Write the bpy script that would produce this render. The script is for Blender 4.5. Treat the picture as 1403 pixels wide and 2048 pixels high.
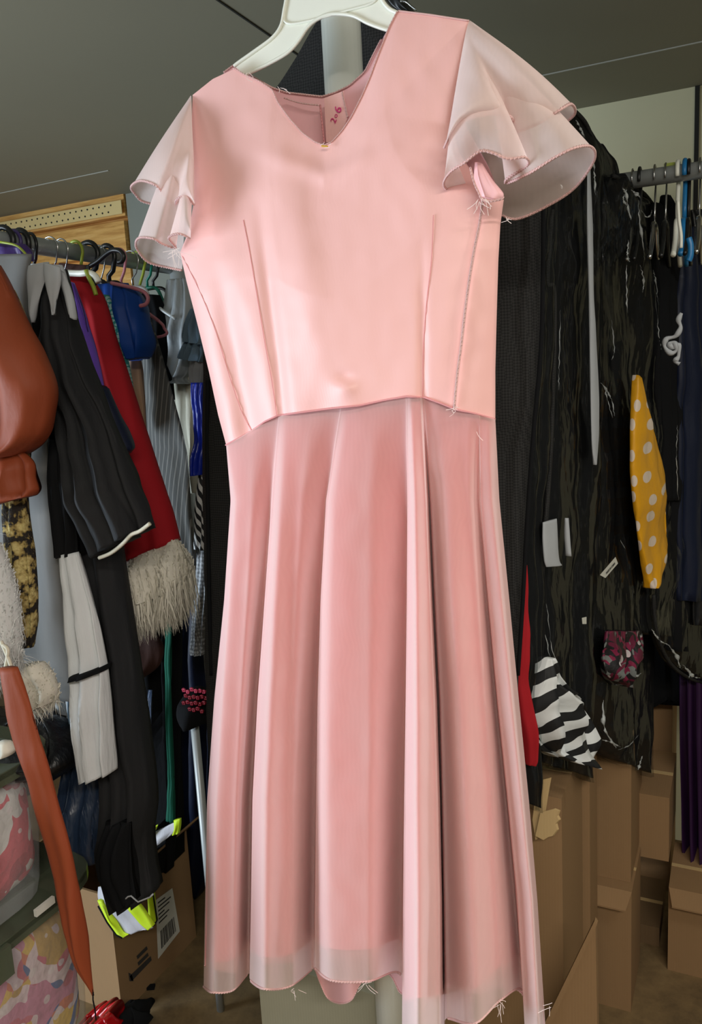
import bpy, math, random
import numpy as np
from mathutils import Vector, Matrix, noise
random.seed(7)
for o in list(bpy.data.objects): bpy.data.objects.remove(o)
S = bpy.context.scene
COL = S.collection
# ---------------------------------------------------------------- camera
YAW, PIT, ROLL, F = math.radians(26), math.radians(9.5), 0.055, 1600.0
CAM = Vector((0, 0, 1.55))
fwd = Vector((-math.sin(YAW)*math.cos(PIT), math.cos(YAW)*math.cos(PIT), -math.sin(PIT)))
r0 = Vector((math.cos(YAW), math.sin(YAW), 0)); u0 = r0.cross(fwd)
RT = r0*math.cos(ROLL) - u0*math.sin(ROLL); UP = u0*math.cos(ROLL) + r0*math.sin(ROLL)
cd = bpy.data.cameras.new('camera'); cam = bpy.data.objects.new('camera', cd); COL.objects.link(cam)
cam.matrix_world = Matrix(((RT.x, UP.x, -fwd.x, 0), (RT.y, UP.y, -fwd.y, 0), (RT.z, UP.z, -fwd.z, CAM.z), (0, 0, 0, 1)))
cd.sensor_fit = 'VERTICAL'; cd.sensor_height = 36; cd.lens = 36*F/2048; cd.clip_start = 0.02
S.camera = cam
# ---------------------------------------------------------------- light
S.view_settings.view_transform = 'Standard'; S.view_settings.look = 'None'
S.view_settings.exposure = 0.0; S.view_settings.gamma = 1
W = bpy.data.worlds.new('world'); S.world = W; W.use_nodes = True
W.node_tree.nodes['Background'].inputs[0].default_value = (0.80, 0.90, 1.0, 1)
W.node_tree.nodes['Background'].inputs[1].default_value = 0.6
def area(name, loc, target, sx, sy, power, color):
    l = bpy.data.lights.new(name, 'AREA'); l.shape = 'RECTANGLE'; l.size = sx; l.size_y = sy
    l.energy = power; l.color = color
    o = bpy.data.objects.new(name, l); COL.objects.link(o); o.location = loc
    o.rotation_euler = (Vector(target)-Vector(loc)).to_track_quat('-Z', 'Y').to_euler()
    return o
area('daylight_through_door', (-2.9, -0.55, 0.95), (-0.6, 0.9, 1.0), 1.0, 1.8, 98, (0.76, 0.88, 1.0))
area('ceiling_tube_light', (0.55, -0.65, 2.235), (0.50, -0.55, 0.0), 1.2, 0.10, 52, (1.0, 0.93, 0.84))
area('right_tube_light', (0.95, 0.75, 2.235), (0.80, 0.80, 0.0), 0.05, 0.9, 10, (1.0, 0.97, 0.90))
# ---------------------------------------------------------------- pixel -> place
def ray(px, py): return fwd + RT*((px-701.5)/F) - UP*((py-1024)/F)
def at_y(px, py, y): d = ray(px, py); return CAM + d*(y/d.y)
def at_x(px, py, x): d = ray(px, py); return CAM + d*(x/d.x)
def at_z(px, py, z): d = ray(px, py); return CAM + d*((z-CAM.z)/d.z)
HF = Vector((-math.sin(YAW), math.cos(YAW), 0))
def at_d(px, py, dd): d = ray(px, py); return CAM + d*(dd/d.dot(HF))
def PY(y):
    f = lambda px, py, o=0.0: at_y(px, py, y-o); f.n = Vector((0, 1, 0)); return f
def PX(x):
    f = lambda px, py, o=0.0: at_x(px, py, x+o); f.n = Vector((-1, 0, 0)); return f
def PV(pa, da, pb, db):
    A = at_d(pa, 900, da); B = at_d(pb, 900, db); t = (B-A); t.z = 0; t.normalize()
    n = Vector((-t.y, t.x, 0))
    if n.dot(HF) < 0: n = -n
    def f(px, py, o=0.0):
        d = ray(px, py); return CAM + d*(((A-CAM).dot(n)-o)/d.dot(n))
    f.n = n; return f
# ---------------------------------------------------------------- object helpers
WL = {}
def link(name, verts, faces, mat, parent=None, smooth=True, mats=None, fm=None):
    vs = [Vector(v) for v in verts]
    if parent is not None: base = WL[parent.name]
    else:
        xs = [v.x for v in vs]; ys = [v.y for v in vs]; zs = [v.z for v in vs]
        base = Vector(((min(xs)+max(xs))/2, (min(ys)+max(ys))/2, min(zs)))
    m = bpy.data.meshes.new(name)
    m.from_pydata([v-base for v in vs], [], faces); m.update()
    for mm in (mats or [mat]): m.materials.append(mm)
    if fm: m.polygons.foreach_set('material_index', fm)
    if smooth: m.polygons.foreach_set('use_smooth', [True]*len(m.polygons))
    o = bpy.data.objects.new(name, m); COL.objects.link(o)
    if parent is not None: o.parent = parent
    else: o.location = base
    WL[o.name] = base
    return o
def tag(o, label=None, cat=None, group=None, kind=None):
    if label: o['label'] = label
    if cat: o['category'] = cat
    if group: o['group'] = group
    if kind: o['kind'] = kind
    return o
def thing(name, loc, label, cat, group=None):
    o = bpy.data.objects.new(name, None); COL.objects.link(o); o.location = loc
    o.empty_display_size = 0.05; WL[o.name] = Vector(loc); return tag(o, label, cat, group)
class MB:
    def __init__(s): s.v = []; s.f = []
    def add(s, v, f): n = len(s.v); s.v += [Vector(a) for a in v]; s.f += [tuple(i+n for i in q) for q in f]; return s
    def box(s, x0, x1, y0, y1, z0, z1, rot=0, piv=None, tf=None):
        v = [Vector((x, y, z)) for x in (x0, x1) for y in (y0, y1) for z in (z0, z1)]
        if rot:
            p = piv or Vector(((x0+x1)/2, (y0+y1)/2, 0)); R = Matrix.Rotation(rot, 3, 'Z'); v = [R@(a-p)+p for a in v]
        if tf: v = [tf(a) for a in v]
        return s.add(v, [(0, 1, 3, 2), (4, 6, 7, 5), (0, 4, 5, 1), (2, 3, 7, 6), (0, 2, 6, 4), (1, 5, 7, 3)])
    def tube(s, pts, r, n=6, r2=None, closed=False):
        pts = [Vector(p) for p in pts]; m = len(pts); rings = []
        prev = None
        for i, p in enumerate(pts):
            a = pts[i-1] if (i > 0 or closed) else p; b = pts[(i+1) % m] if (i < m-1 or closed) else p
            t = (b-a); t = t.normalized() if t.length > 1e-9 else Vector((0, 0, 1))
            if prev is None: q = t.orthogonal().normalized()
            else:
                q = prev - t*prev.dot(t); q = q.normalized() if q.length > 1e-6 else t.orthogonal().normalized()
            prev = q; w = t.cross(q)
            rr = r if r2 is None else r+(r2-r)*i/(m-1)
            if callable(r): rr = r(i/(m-1))
            rings.append([p+q*math.cos(2*math.pi*k/n)*rr+w*math.sin(2*math.pi*k/n)*rr for k in range(n)])
        v = [a for R in rings for a in R]; f = []
        for i in range(m if closed else m-1):
            j = (i+1) % m
            for k in range(n): f.append((i*n+k, i*n+(k+1) % n, j*n+(k+1) % n, j*n+k))
        if not closed: f.append(tuple(range(n))[::-1]); f.append(tuple((m-1)*n+k for k in range(n)))
        return s.add(v, f)
    def extrude(s, poly, vec):
        n = len(poly); v = [Vector(p) for p in poly]+[Vector(p)+vec for p in poly]
        return s.add(v, [tuple(range(n)), tuple(range(2*n-1, n-1, -1))]+[(i, i+n, (i+1) % n+n, (i+1) % n) for i in range(n)])
    def build(s, name, mat, parent=None, smooth=False, **k): return link(name, s.v, s.f, mat, parent, smooth, **k)
def cr(P, n):     # Catmull-Rom through tuples
    P = [np.array(p, float) for p in P]; m = len(P); out = []
    for i in range(n):
        t = i/(n-1)*(m-1); k = min(int(t), m-2); f = t-k
        a, b, c, d = P[max(k-1, 0)], P[k], P[k+1], P[min(k+2, m-1)]
        out.append(0.5*((2*b)+(c-a)*f+(2*a-5*b+4*c-d)*f*f+(3*b-a-3*c+d)*f**3))
    return out
def nz(p, s): return noise.noise(Vector(p)*s)
def sweep(pl, r, n=6): return MB().tube(pl, r, n)
def loft(name, rows, mp, thick, mat, parent=None, folds=5, amp=0.15, nu=40, nv=40, wr=0.006, grow=True, sq=1.0, wh=9.0, jit=0.0, seed=None):
    """closed garment volume: rows = (left x, left y, right x, right y) stations down the cloth"""
    R = cr(rows, nv); v = []; f = []; seed = random.random()*50 if seed is None else seed
    for j, r in enumerate(R):
        a = mp(r[0], r[1]); b = mp(r[2], r[3]); c = (a+b)/2; h = (b-a)/2; t = j/(nv-1)
        g = (0.35+0.65*t) if grow else 1
        tk = min(thick*(0.55+0.45*min(1, t*3)), h.length*1.1+.001)
        for i in range(nu):
            th = 2*math.pi*i/nu; cx, sx = math.cos(th), math.sin(th)
            if sq != 1: cx = math.copysign(abs(cx)**sq, cx); sx = math.copysign(abs(sx)**sq, sx)
            rip = amp*g*(math.sin(cx*folds*2.6+seed+0.8*math.sin(t*3+seed))+0.5*math.sin(cx*folds*5.3+seed*2+t*2))
            p = c + h*cx + mp.n*(-1)*tk*(sx*(1+rip*1.2)+rip*0.8*(1 if sx > 0 else -1))
            q = nz(p+Vector((seed, 0, 0)), wh); q2 = nz(p*1.0+Vector((0, seed, 0)), wh*2.7)
            p = p - mp.n*(q*wr*1.4+q2*wr*.5)*(1 if sx > 0 else -.3)
            if jit and j == nv-1: p.z += jit*math.sin(i*1.7)
            v.append(p)
    for j in range(nv-1):
        for i in range(nu): f.append((j*nu+i, (j+1)*nu+i, (j+1)*nu+(i+1) % nu, j*nu+(i+1) % nu))
    n = len(v)
    v.append(sum(v[:nu], Vector())/nu); v.append(sum(v[(nv-1)*nu:nv*nu], Vector())/nu)
    for i in range(nu): f.append((n, i, (i+1) % nu)); f.append((n+1, (nv-1)*nu+(i+1) % nu, (nv-1)*nu+i))
    return link(name, v, f, mat, parent)
def interp(poly, t, ax):
    p = np.array(poly, float); k = (p[:, ax]-p[0, ax])/(p[-1, ax]-p[0, ax]); k = np.maximum.accumulate(k+np.arange(len(k))*1e-7)
    return np.array([np.interp(t, k, p[:, 0]), np.interp(t, k, p[:, 1])])
def coons(top, bot, lef, rig, nu, nv, fn):
    v = []; f = []
    for j in range(nv):
        t = j/(nv-1); L = interp(lef, t, 1); R = interp(rig, t, 1)
        for i in range(nu):
            s = i/(nu-1); T = interp(top, s, 0); B = interp(bot, s, 0)
            c00, c10, c01, c11 = map(np.array, (lef[0], rig[0], lef[-1], rig[-1]))
            p = (1-t)*T+t*B+(1-s)*L+s*R-((1-s)*(1-t)*c00+s*(1-t)*c10+(1-s)*t*c01+s*t*c11)
            v.append(fn(p[0], p[1], s, t))
    for j in range(nv-1):
        for i in range(nu-1): f.append((j*nu+i, (j+1)*nu+i, (j+1)*nu+i+1, j*nu+i+1))
    return v, f
def fur(name, a_fn, n, length, mat, parent, down=1.0, width=0.0012, spread=0.5, curl=0.3):
    mb = MB()
    for k in range(n):
        p, nrm, L = a_fn(); L = length*L*random.uniform(.6, 1.15)
        d = (nrm*spread*random.uniform(.4, 1)+Vector((random.uniform(-.3, .3), random.uniform(-.3, .3), -down*random.uniform(.5, 1)))).normalized()
        side = d.cross(Vector((random.uniform(-1, 1), random.uniform(-1, 1), 0.3))).normalized()
        pts = []; q = p.copy(); dd = d.copy()
        for s_ in range(5):
            w = width*(1-s_/4.4)
            pts += [q-side*w, q+side*w]
            q = q+dd*L/4; dd = (dd+Vector((random.uniform(-1, 1)*curl*.4, random.uniform(-1, 1)*curl*.4, -.28*down))).normalized()
        mb.add(pts, [(2*i, 2*i+1, 2*i+3, 2*i+2) for i in range(4)])
    return mb.build(name, mat, parent, smooth=True)
def surf_pt(o, yfront=True):   # random point sampler over the faces of an object
    m = o.data; base = WL[o.name]; P = m.polygons; AM = sorted(p.area for p in P)[int(len(P)*.97)]
    def fn():
        while True:
            p = P[random.randrange(len(P))]
            if p.area > 1e-7 and random.random() < p.area/AM: break
        return base+p.center+Vector((random.uniform(-1, 1), random.uniform(-1, 1), random.uniform(-1, 1)))*.004, p.normal.copy(), 1.0
    return fn
# ---------------------------------------------------------------- materials
def srgb(r, g, b):
    c = [x/255 for x in (r, g, b)]; return tuple((x/12.92 if x <= .04045 else ((x+.055)/1.055)**2.4) for x in c)+(1,)
class N:
    def __init__(s, name):
        s.m = bpy.data.materials.new(name); s.m.use_nodes = True; s.t = s.m.node_tree; s.b = s.t.nodes['Principled BSDF']
        s.o = s.t.nodes['Material Output']; s.co = s.t.nodes.new('ShaderNodeTexCoord').outputs['Object']
    def n(s, ty, ins={}, **props):
        x = s.t.nodes.new('ShaderNode'+ty)
        for k, v in props.items(): setattr(x, k, v)
        for k, v in ins.items(): s.put(x.inputs[k], v)
        return x
    def put(s, sock, v):
        if isinstance(v, bpy.types.NodeSocket): s.t.links.new(v, sock)
        else: sock.default_value = v
    def set(s, **k):
        for a, v in k.items(): s.put(s.b.inputs[a.replace('_', ' ')], v)
    def noise(s, scale, detail=3, rough=.5, vec=None, stretch=None):
        if stretch: vec = s.n('Mapping', {'Vector': s.co, 'Scale': stretch}).outputs[0]
        return s.n('TexNoise', {'Vector': vec or s.co, 'Scale': scale, 'Detail': detail, 'Roughness': rough}).outputs['Fac']
    def ramp(s, fac, stops, const=False):
        r = s.n('ValToRGB', {'Fac': fac}); e = r.color_ramp.elements
        if const: r.color_ramp.interpolation = 'CONSTANT'
        while len(e) < len(stops): e.new(.5)
        for i, (p, c) in enumerate(stops): e[i].position = p; e[i].color = c
        return r.outputs[0]
    def mix(s, f, a, b):
        x = s.n('Mix', data_type='RGBA'); s.put(x.inputs[0], f); s.put(x.inputs[6], a); s.put(x.inputs[7], b); return x.outputs[2]
    def math(s, op, a, b=0.0): return s.n('Math', {0: a, 1: b}, operation=op).outputs[0]
    def bump(s, h, strength=.3, dist=.002, prev=None):
        x = s.n('Bump', {'Height': h, 'Strength': strength, 'Distance': dist})
        if prev is not None: s.put(x.inputs['Normal'], prev)
        return x.outputs[0]
def cloth(name, c, rough=.8, scale=60, strength=.4, dist=.003, sheen=.0, spec=.3, stretch=(1, 1, .35), weave=False, var=.12, metallic=0):
    m = N(name); c4 = srgb(*c) if max(c) > 1 else tuple(c)+(1,)
    dk = tuple(x*(1-var) for x in c4[:3])+(1,)
    m.set(Base_Color=m.mix(m.noise(9, 4), dk, c4), Roughness=rough, Metallic=metallic)
    m.b.inputs['Specular IOR Level'].default_value = spec; m.b.inputs['Sheen Weight'].default_value = sheen
    b = m.bump(m.noise(scale, 4, .55, stretch=stretch), strength, dist)
    if weave:
        w = m.n('TexChecker', {'Vector': m.co, 'Scale': 700.0}).outputs['Fac']; b = m.bump(w, .5, .0006, b)
    m.set(Normal=b); return m.m
def plain(name, c, rough=.5, metallic=0, spec=.5):
    m = N(name); m.set(Base_Color=srgb(*c), Roughness=rough, Metallic=metallic); m.b.inputs['Specular IOR Level'].default_value = spec
    m.set(Normal=m.bump(m.noise(140, 2), .08, .0005)); return m.m
def sheer(name, c, alpha, edge=.28):
    m = N(name); col = srgb(*c)
    d = m.n('BsdfDiffuse', {'Color': col}); tl = m.n('BsdfTranslucent', {'Color': col})
    gl = m.n('BsdfSheen', {'Color': (1, .95, .95, 1), 'Roughness': .35})
    nn = m.bump(m.noise(22, 3, .5, stretch=(1, 1, .5)), .35, .004)
    for x in (d, tl): m.put(x.inputs['Normal'], nn)
    a = m.n('MixShader', {0: .35, 1: d.outputs[0], 2: tl.outputs[0]})
    w = m.n('TexWave', {'Vector': m.co, 'Scale': 55.0, 'Distortion': 14.0, 'Detail': 2.0, 'Detail Scale': .35}).outputs['Fac']
    lw = m.n('LayerWeight', {'Blend': .5}).outputs['Facing']
    fac = m.math('ADD', m.math('ADD', alpha-.03, m.math('MULTIPLY', w, .012)), m.math('MULTIPLY', lw, edge))
    fac = m.math('MINIMUM', fac, 1.0)
    tr = m.n('BsdfTransparent'); mx = m.n('MixShader', {0: fac, 1: tr.outputs[0], 2: a.outputs[0]})
    m.put(m.o.inputs[0], mx.outputs[0]); return m.m
M = {}
def satin():
    m = N('pink_satin')
    m.set(Base_Color=m.mix(m.noise(5, 3), srgb(243, 186, 182), srgb(248, 196, 190)), Roughness=.42)
    m.b.inputs['Specular IOR Level'].default_value = .35; m.b.inputs['Sheen Weight'].default_value = .25
    w = m.n('TexWave', {'Vector': m.co, 'Scale': 70.0, 'Distortion': 16.0, 'Detail': 2.0, 'Detail Scale': .4}).outputs['Fac']
    b = m.bump(m.noise(9, 4, .5, stretch=(1, 1, .55)), .10, .005)
    m.set(Normal=m.bump(w, .05, .0005, b)); return m.m
M['satin'] = satin()
M['satin_in'] = cloth('inner_pink_satin', (255, 200, 204), .45, 20, .3, .004, spec=.4)
M['skirt_lining'] = cloth('rose_pink_lining', (230, 133, 139), .55, 18, .3, .005, spec=.3)
M['skirt_back'] = cloth('dusty_pink_back_cloth', (246, 190, 192), .6, 18, .3, .005)
M['overlay'] = sheer('sheer_pink_overlay', (248, 224, 220), .46, .75)
M['sleeve'] = sheer('sheer_blush_chiffon', (250, 232, 227), .68)
M['thread'] = cloth('pink_overlock_thread', (250, 206, 202), .8, 900, .9, .001, var=.3, stretch=(1, 1, 1))
M['thread_dk'] = cloth('rose_seam_thread', (232, 160, 162), .8, 900, .6, .001, stretch=(1, 1, 1))
M['loose'] = plain('loose_pale_thread', (245, 225, 220), .7)
M['yellow_thread'] = plain('mustard_thread', (214, 170, 70), .7)
M['marker'] = plain('magenta_marker', (205, 50, 120), .7)
M['white_plastic'] = plain('white_hanger_plastic', (244, 246, 234), .32)
M['white_paint'] = plain('white_painted_metal', (246, 250, 242), .25)
M['steel'] = plain('grey_painted_steel', (176, 182, 182), .35, .15)
M['wire'] = plain('bright_wire', (190, 190, 190), .25, 1)
M['black_plastic'] = plain('black_plastic', (22, 23, 24), .35)
M['black'] = cloth('black_cloth', (30, 31, 33), .75, 30, .5, .006, spec=.3)
M['black_soft'] = cloth('dull_black_cloth', (19, 20, 22), .9, 30, .4, .005, spec=.15)
M['black_shiny'] = cloth('black_shiny_cloth', (22, 23, 26), .38, 24, .8, .01, spec=.5)
def nonwoven():
    m = N('black_nonwoven'); m.set(Roughness=.85); m.b.inputs['Specular IOR Level'].default_value = .3
    mp = m.n('Mapping', {'Vector': m.co, 'Rotation': (0, math.radians(45), 0), 'Scale': (330, 330, 330)}).outputs[0]
    w = m.n('TexChecker', {'Vector': mp, 'Scale': 1.0}).outputs['Fac']
    m.set(Base_Color=m.mix(w, srgb(26, 26, 26), srgb(44, 44, 43)), Normal=m.bump(w, .4, .0008, m.bump(m.noise(12, 3), .5, .006))); return m.m
M['nonwoven'] = nonwoven()
def vinyl():
    m = N('clear_vinyl')
    h = m.noise(7, 3, .5, stretch=(1.3, 1.3, .35)); h2 = m.noise(24, 3, .5, stretch=(1, 1, .4))
    nn = m.bump(h2, .7, .010, m.bump(h, .8, .03))
    g = m.n('BsdfGlossy', {'Color': (1, 1, 1, 1), 'Roughness': .09, 'Normal': nn}); t = m.n('BsdfTransparent', {'Color': (.82, .83, .83, 1)})
    fr = m.n('Fresnel', {'IOR': 1.45, 'Normal': nn}).outputs[0]
    mx = m.n('MixShader', {0: m.math('MINIMUM', m.math('ADD', m.math('MULTIPLY', fr, .10), .007), .07), 1: t.outputs[0], 2: g.outputs[0]})
    m.put(m.o.inputs[0], mx.outputs[0]); return m.m
M['vinyl'] = vinyl()
def card(name, c, sc=1):
    m = N(name); a = srgb(*c); b = tuple(x*.86 for x in a[:3])+(1,)
    w = m.n('TexWave', {'Vector': m.co, 'Scale': 55.0, 'Distortion': .3}, bands_direction='X').outputs['Fac']
    m.set(Base_Color=m.mix(m.noise(4, 5, .6), b, a), Roughness=.85, Normal=m.bump(w, .10, .0008, m.bump(m.noise(7, 3), .3, .006)))
    m.b.inputs['Specular IOR Level'].default_value = .2; return m.m
M['card'] = card('brown_cardboard', (148, 118, 84)); M['card_lt'] = card('torn_pale_cardboard', (196, 168, 120))
M['card_in'] = card('dark_cardboard', (112, 90, 64)); M['card_gr'] = card('pale_grey_green_card', (176, 176, 156))
def stripes(name, a, b, scale, direction='X', duty=.5, vec=None, rot=None, rough=.7, dist=0.0):
    m = N(name); v = m.co
    if rot: v = m.n('Mapping', {'Vector': m.co, 'Rotation': rot}).outputs[0]
    w = m.n('TexWave', {'Vector': v, 'Scale': scale, 'Distortion': dist}, bands_direction=direction).outputs['Fac']
    m.set(Base_Color=m.ramp(w, [(0, srgb(*a)), (duty, srgb(*b))], True), Roughness=rough, Normal=m.bump(m.noise(30, 3, .5, stretch=(1, 1, .4)), .5, .006)); return m.m
def dots(name, bg, fg, scale, r, rough=.5):
    m = N(name); mp = m.n('Mapping', {'Vector': m.co, 'Scale': (2.0, 1, 1), 'Rotation': (math.radians(-90), 0, 0)}).outputs[0]
    v = m.n('TexVoronoi', {'Vector': mp, 'Scale': scale, 'Randomness': .4}, voronoi_dimensions='2D').outputs['Distance']
    m.set(Base_Color=m.ramp(v, [(0, srgb(*fg)), (r, srgb(*bg))], True), Roughness=rough, Normal=m.bump(m.noise(18, 3), .6, .01)); return m.m
def leopard():
    m = N('leopard_fur'); v = m.noise(38, 3, .6)
    m.set(Base_Color=m.ramp(v, [(0, srgb(24, 20, 18)), (.47, srgb(34, 28, 22)), (.52, srgb(150, 130, 75)), (.62, srgb(196, 180, 120))]), Roughness=.9, Normal=m.bump(m.noise(200, 3), .8, .004)); return m.m
M['leopard'] = leopard()
def bundle(name, cols, sc):
    m = N(name); mp = m.n('Mapping', {'Vector': m.n('VectorMath', {0: m.co, 1: m.n('TexNoise', {'Vector': m.co, 'Scale': 7.0}).outputs['Color']}, operation='ADD').outputs[0]}).outputs[0]
    v = m.n('TexVoronoi', {'Vector': mp, 'Scale': sc}); s = m.n('SeparateColor', {0: v.outputs['Color']}).outputs[0]
    c = m.ramp(s, [(i/len(cols), srgb(*x)) for i, x in enumerate(cols)], True)
    d = m.n('TexVoronoi', {'Vector': m.co, 'Scale': 26.0, 'Randomness': .6}).outputs['Distance']
    dm = m.math('MULTIPLY', m.math('LESS_THAN', d, .22), .7)
    m.set(Base_Color=m.mix(dm, c, srgb(225, 215, 215)), Roughness=.6, Normal=m.bump(m.noise(14, 4), .9, .02)); return m.m
M['bundle_low'] = bundle('colourful_folded_fabric', [(196, 120, 150), (216, 176, 60), (196, 90, 110), (70, 90, 150), (222, 200, 205), (206, 110, 70), (190, 150, 60), (210, 190, 200)], 11)
M['bundle_up'] = bundle('red_and_white_fabric', [(176, 50, 66), (200, 70, 86), (206, 204, 200), (160, 40, 60), (190, 120, 130)], 7)
def tubplastic(name, c, a):
    m = N(name); m.set(Base_Color=srgb(*c), Roughness=.22, Alpha=a, Normal=m.bump(m.noise(6, 3), .3, .01)); return m.m
M['tub'] = tubplastic('clear_tub_plastic', (210, 215, 215), .22); M['tub_lid'] = tubplastic('smoky_green_lid_plastic', (84, 92, 74), .82)
def ceilm():
    m = N('ceiling_board'); m.set(Base_Color=m.mix(m.noise(1.5, 3), srgb(136, 132, 114), srgb(146, 142, 123)), Roughness=.75)
    sp = m.n('TexVoronoi', {'Vector': m.co, 'Scale': 3.0}).outputs['Distance']; m.set(Normal=m.bump(m.noise(90, 3), .15, .001)); m.b.inputs['Specular IOR Level'].default_value = .35
    return m.m
M['ceiling'] = ceilm()
def paint(name, c):
    m = N(name); a = srgb(*c); m.set(Base_Color=m.mix(m.noise(3, 4), tuple(x*.93 for x in a[:3])+(1,), a), Roughness=.75, Normal=m.bump(m.noise(120, 3), .2, .001)); return m.m
M['wall'] = paint('cream_painted_wall', (224, 220, 184)); M['wall2'] = paint('grey_green_painted_board', (150, 155, 145)); M['wall3'] = paint('dark_plaster_wall', (120, 118, 108))
def wood():
    m = N('pine_timber'); n_ = m.noise(5, 5, .6, stretch=(1.2, 6, 14)); n2 = m.noise(5, 2, .5)
    m.set(Base_Color=m.ramp(n_, [(.3, srgb(196, 138, 66)), (.55, srgb(236, 184, 104)), (.7, srgb(246, 204, 132))]), Roughness=.65); return m.m
M['wood'] = wood(); M['strap'] = plain('perforated_brass_strap', (240, 214, 150), .45, 0)
def floorm():
    m = N('worn_brown_floor'); m.set(Base_Color=m.ramp(m.noise(9, 6, .7), [(.3, srgb(84, 68, 44)), (.6, srgb(122, 100, 66)), (.8, srgb(138, 116, 80))]), Roughness=.8, Normal=m.bump(m.noise(70, 4), .3, .002)); return m.m
M['floor'] = floorm()
M['gap'] = plain('dark_joint', (40, 40, 36), .9); M['joint_lt'] = plain('pale_joint_bead', (176, 176, 166), .6)
# ---------------------------------------------------------------- room
H, YF, XL, XR, YB = 2.3, 2.6, -3.0, 1.3, -1.35
def st(name, mb, mat): return tag(mb.build(name, mat), kind='structure')
st('floor', MB().box(XL, XR, YB, YF, -.05, 0), M['floor'])
st('ceiling', MB().box(XL, XR, YB, YF, H, H+.05), M['ceiling'])
pc = at_y(258, 430, YF).x
st('wall_far', MB().box(pc, XR, YF, YF+.05, 0, H), M['wall'])
st('wall_far_timber', MB().box(XL, pc, YF+.02, YF+.07, 0, H), M['wood'])
st('wall_right', MB().box(XR, XR+.05, YB, YF, 0, H), M['wall3'])
st('wall_near', MB().box(XL, XR, YB-.05, YB, 0, H), M['wall3'])
st('wall_left', MB().box(XL-.05, XL, -.03, YF, 0, H).box(XL-.05, XL, YB, -1.07, 0, H).box(XL-.05, XL, -1.07, -.03, 2.0, H), M['wall3'])
n = 0
def trim(mb, mat):
    global n; n += 1; return st('trim_%d' % n, mb, mat)
yj = at_z(1240, 117, H).y
trim(MB().box(-.9, XR, yj-.002, yj+.002, H-.0025, H), M['joint_lt'])
yj2 = at_z(100, 365, H).y; trim(MB().box(XL, at_z(215, 340, H).x, yj2-.002, yj2+.002, H-.0025, H), M['joint_lt'])
xj = at_z(560, 85, H).x; trim(MB().box(xj-.002, xj+.002, YB, YF, H-.002, H), M['gap'])
trim(MB().box(pc+.002, at_y(405, 430, YF).x, YF-.012, YF, 0, H), M['wall2'])
xs = at_y(1392, 300, YF).x; trim(MB().box(xs-.006, xs+.006, YF-.006, YF, 0, H), M['gap'])
zt = at_y(200, 470, YF).z
for k, (z0, z1) in enumerate(((2.22, 2.3), (2.08, 2.2), (1.93, 2.05))):
    trim(MB().box(XL, pc-.002, YF-.02-.012*(k % 2), YF+.02, z0, z1), M['wood'])
mb = MB().box(XL, pc-.004, YF-.036, YF-.033, 2.225, 2.275)
o = trim(mb, M['strap'])
mb = MB()
for k in range(int((pc-XL-.03)/.03)):
    for q in (0, 1):
        c = Vector((XL+.02+k*.03+q*.015, YF-.0365, 2.238+.024*q)); mb.tube([c, c+Vector((0, -.001, 0))], .0035, 8)
trim(mb, M['gap'])
tl = thing('ceiling_lamp', (0.95, 0.75, 2.25), 'short white tube lamp fixed under the ceiling out of view at right', 'lamp')
MB().box(.89, 1.01, .28, 1.22, 2.262, 2.299).build('housing', M['white_paint'], tl)
tl = thing('ceiling_lamp', (0.55, -0.65, 2.25), 'white tube lamp fixed under the ceiling behind the viewer', 'lamp')
MB().box(-.1, 1.2, -.72, -.58, 2.262, 2.299).build('housing', M['white_paint'], tl)
# ---------------------------------------------------------------- racks
LX = -1.21; LZ = at_x(175, 508, LX).z
lr = thing('clothes_rail', (LX, 1.5, 0), 'grey metal clothes rail on the left, crowded with costumes', 'clothes rail')
sweep([(LX, .2, LZ), (LX, 1.6, LZ)], .0165, 16).build('rail', M['steel'], lr, True)
sweep([(LX+.015, 1.6, 0), (LX+.015, 1.6, LZ+.03)], .024, 16).build('post', M['steel'], lr, True)
rp = at_y(1320, 352, 1.78); RY, RZ = 1.78, rp.z
rr = thing('clothes_rail', (.3, RY, 0), 'grey metal clothes rail on the right in front of the cream wall', 'clothes rail')
sweep([(-.35, RY, RZ), (1.29, RY, RZ)], .0165, 16).build('rail', M['steel'], rr, True)
sweep([(1.2, RY, 0), (1.2, RY, RZ)], .02, 12).build('post', M['steel'], rr, True)
# the rack the dress hangs from
pt = at_y(684, 100, 1.04)
gr = thing('garment_stand', (pt.x, 1.04, 0), 'white metal stand pole behind the pink dress', 'garment stand')
sweep([(pt.x, 1.04, 0), (pt.x, 1.04, 2.14)], .0262, 24).build('pole', M['white_paint'], gr, True)
sweep([(pt.x, 1.04, 2.10), (pt.x, .915, 2.12)], .012, 12).build('bracket', M['white_paint'], gr, True)
sweep([(-.56, .915, 2.12), (.25, .915, 2.12)], .013, 16).build('rail', M['white_paint'], gr, True)
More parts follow.
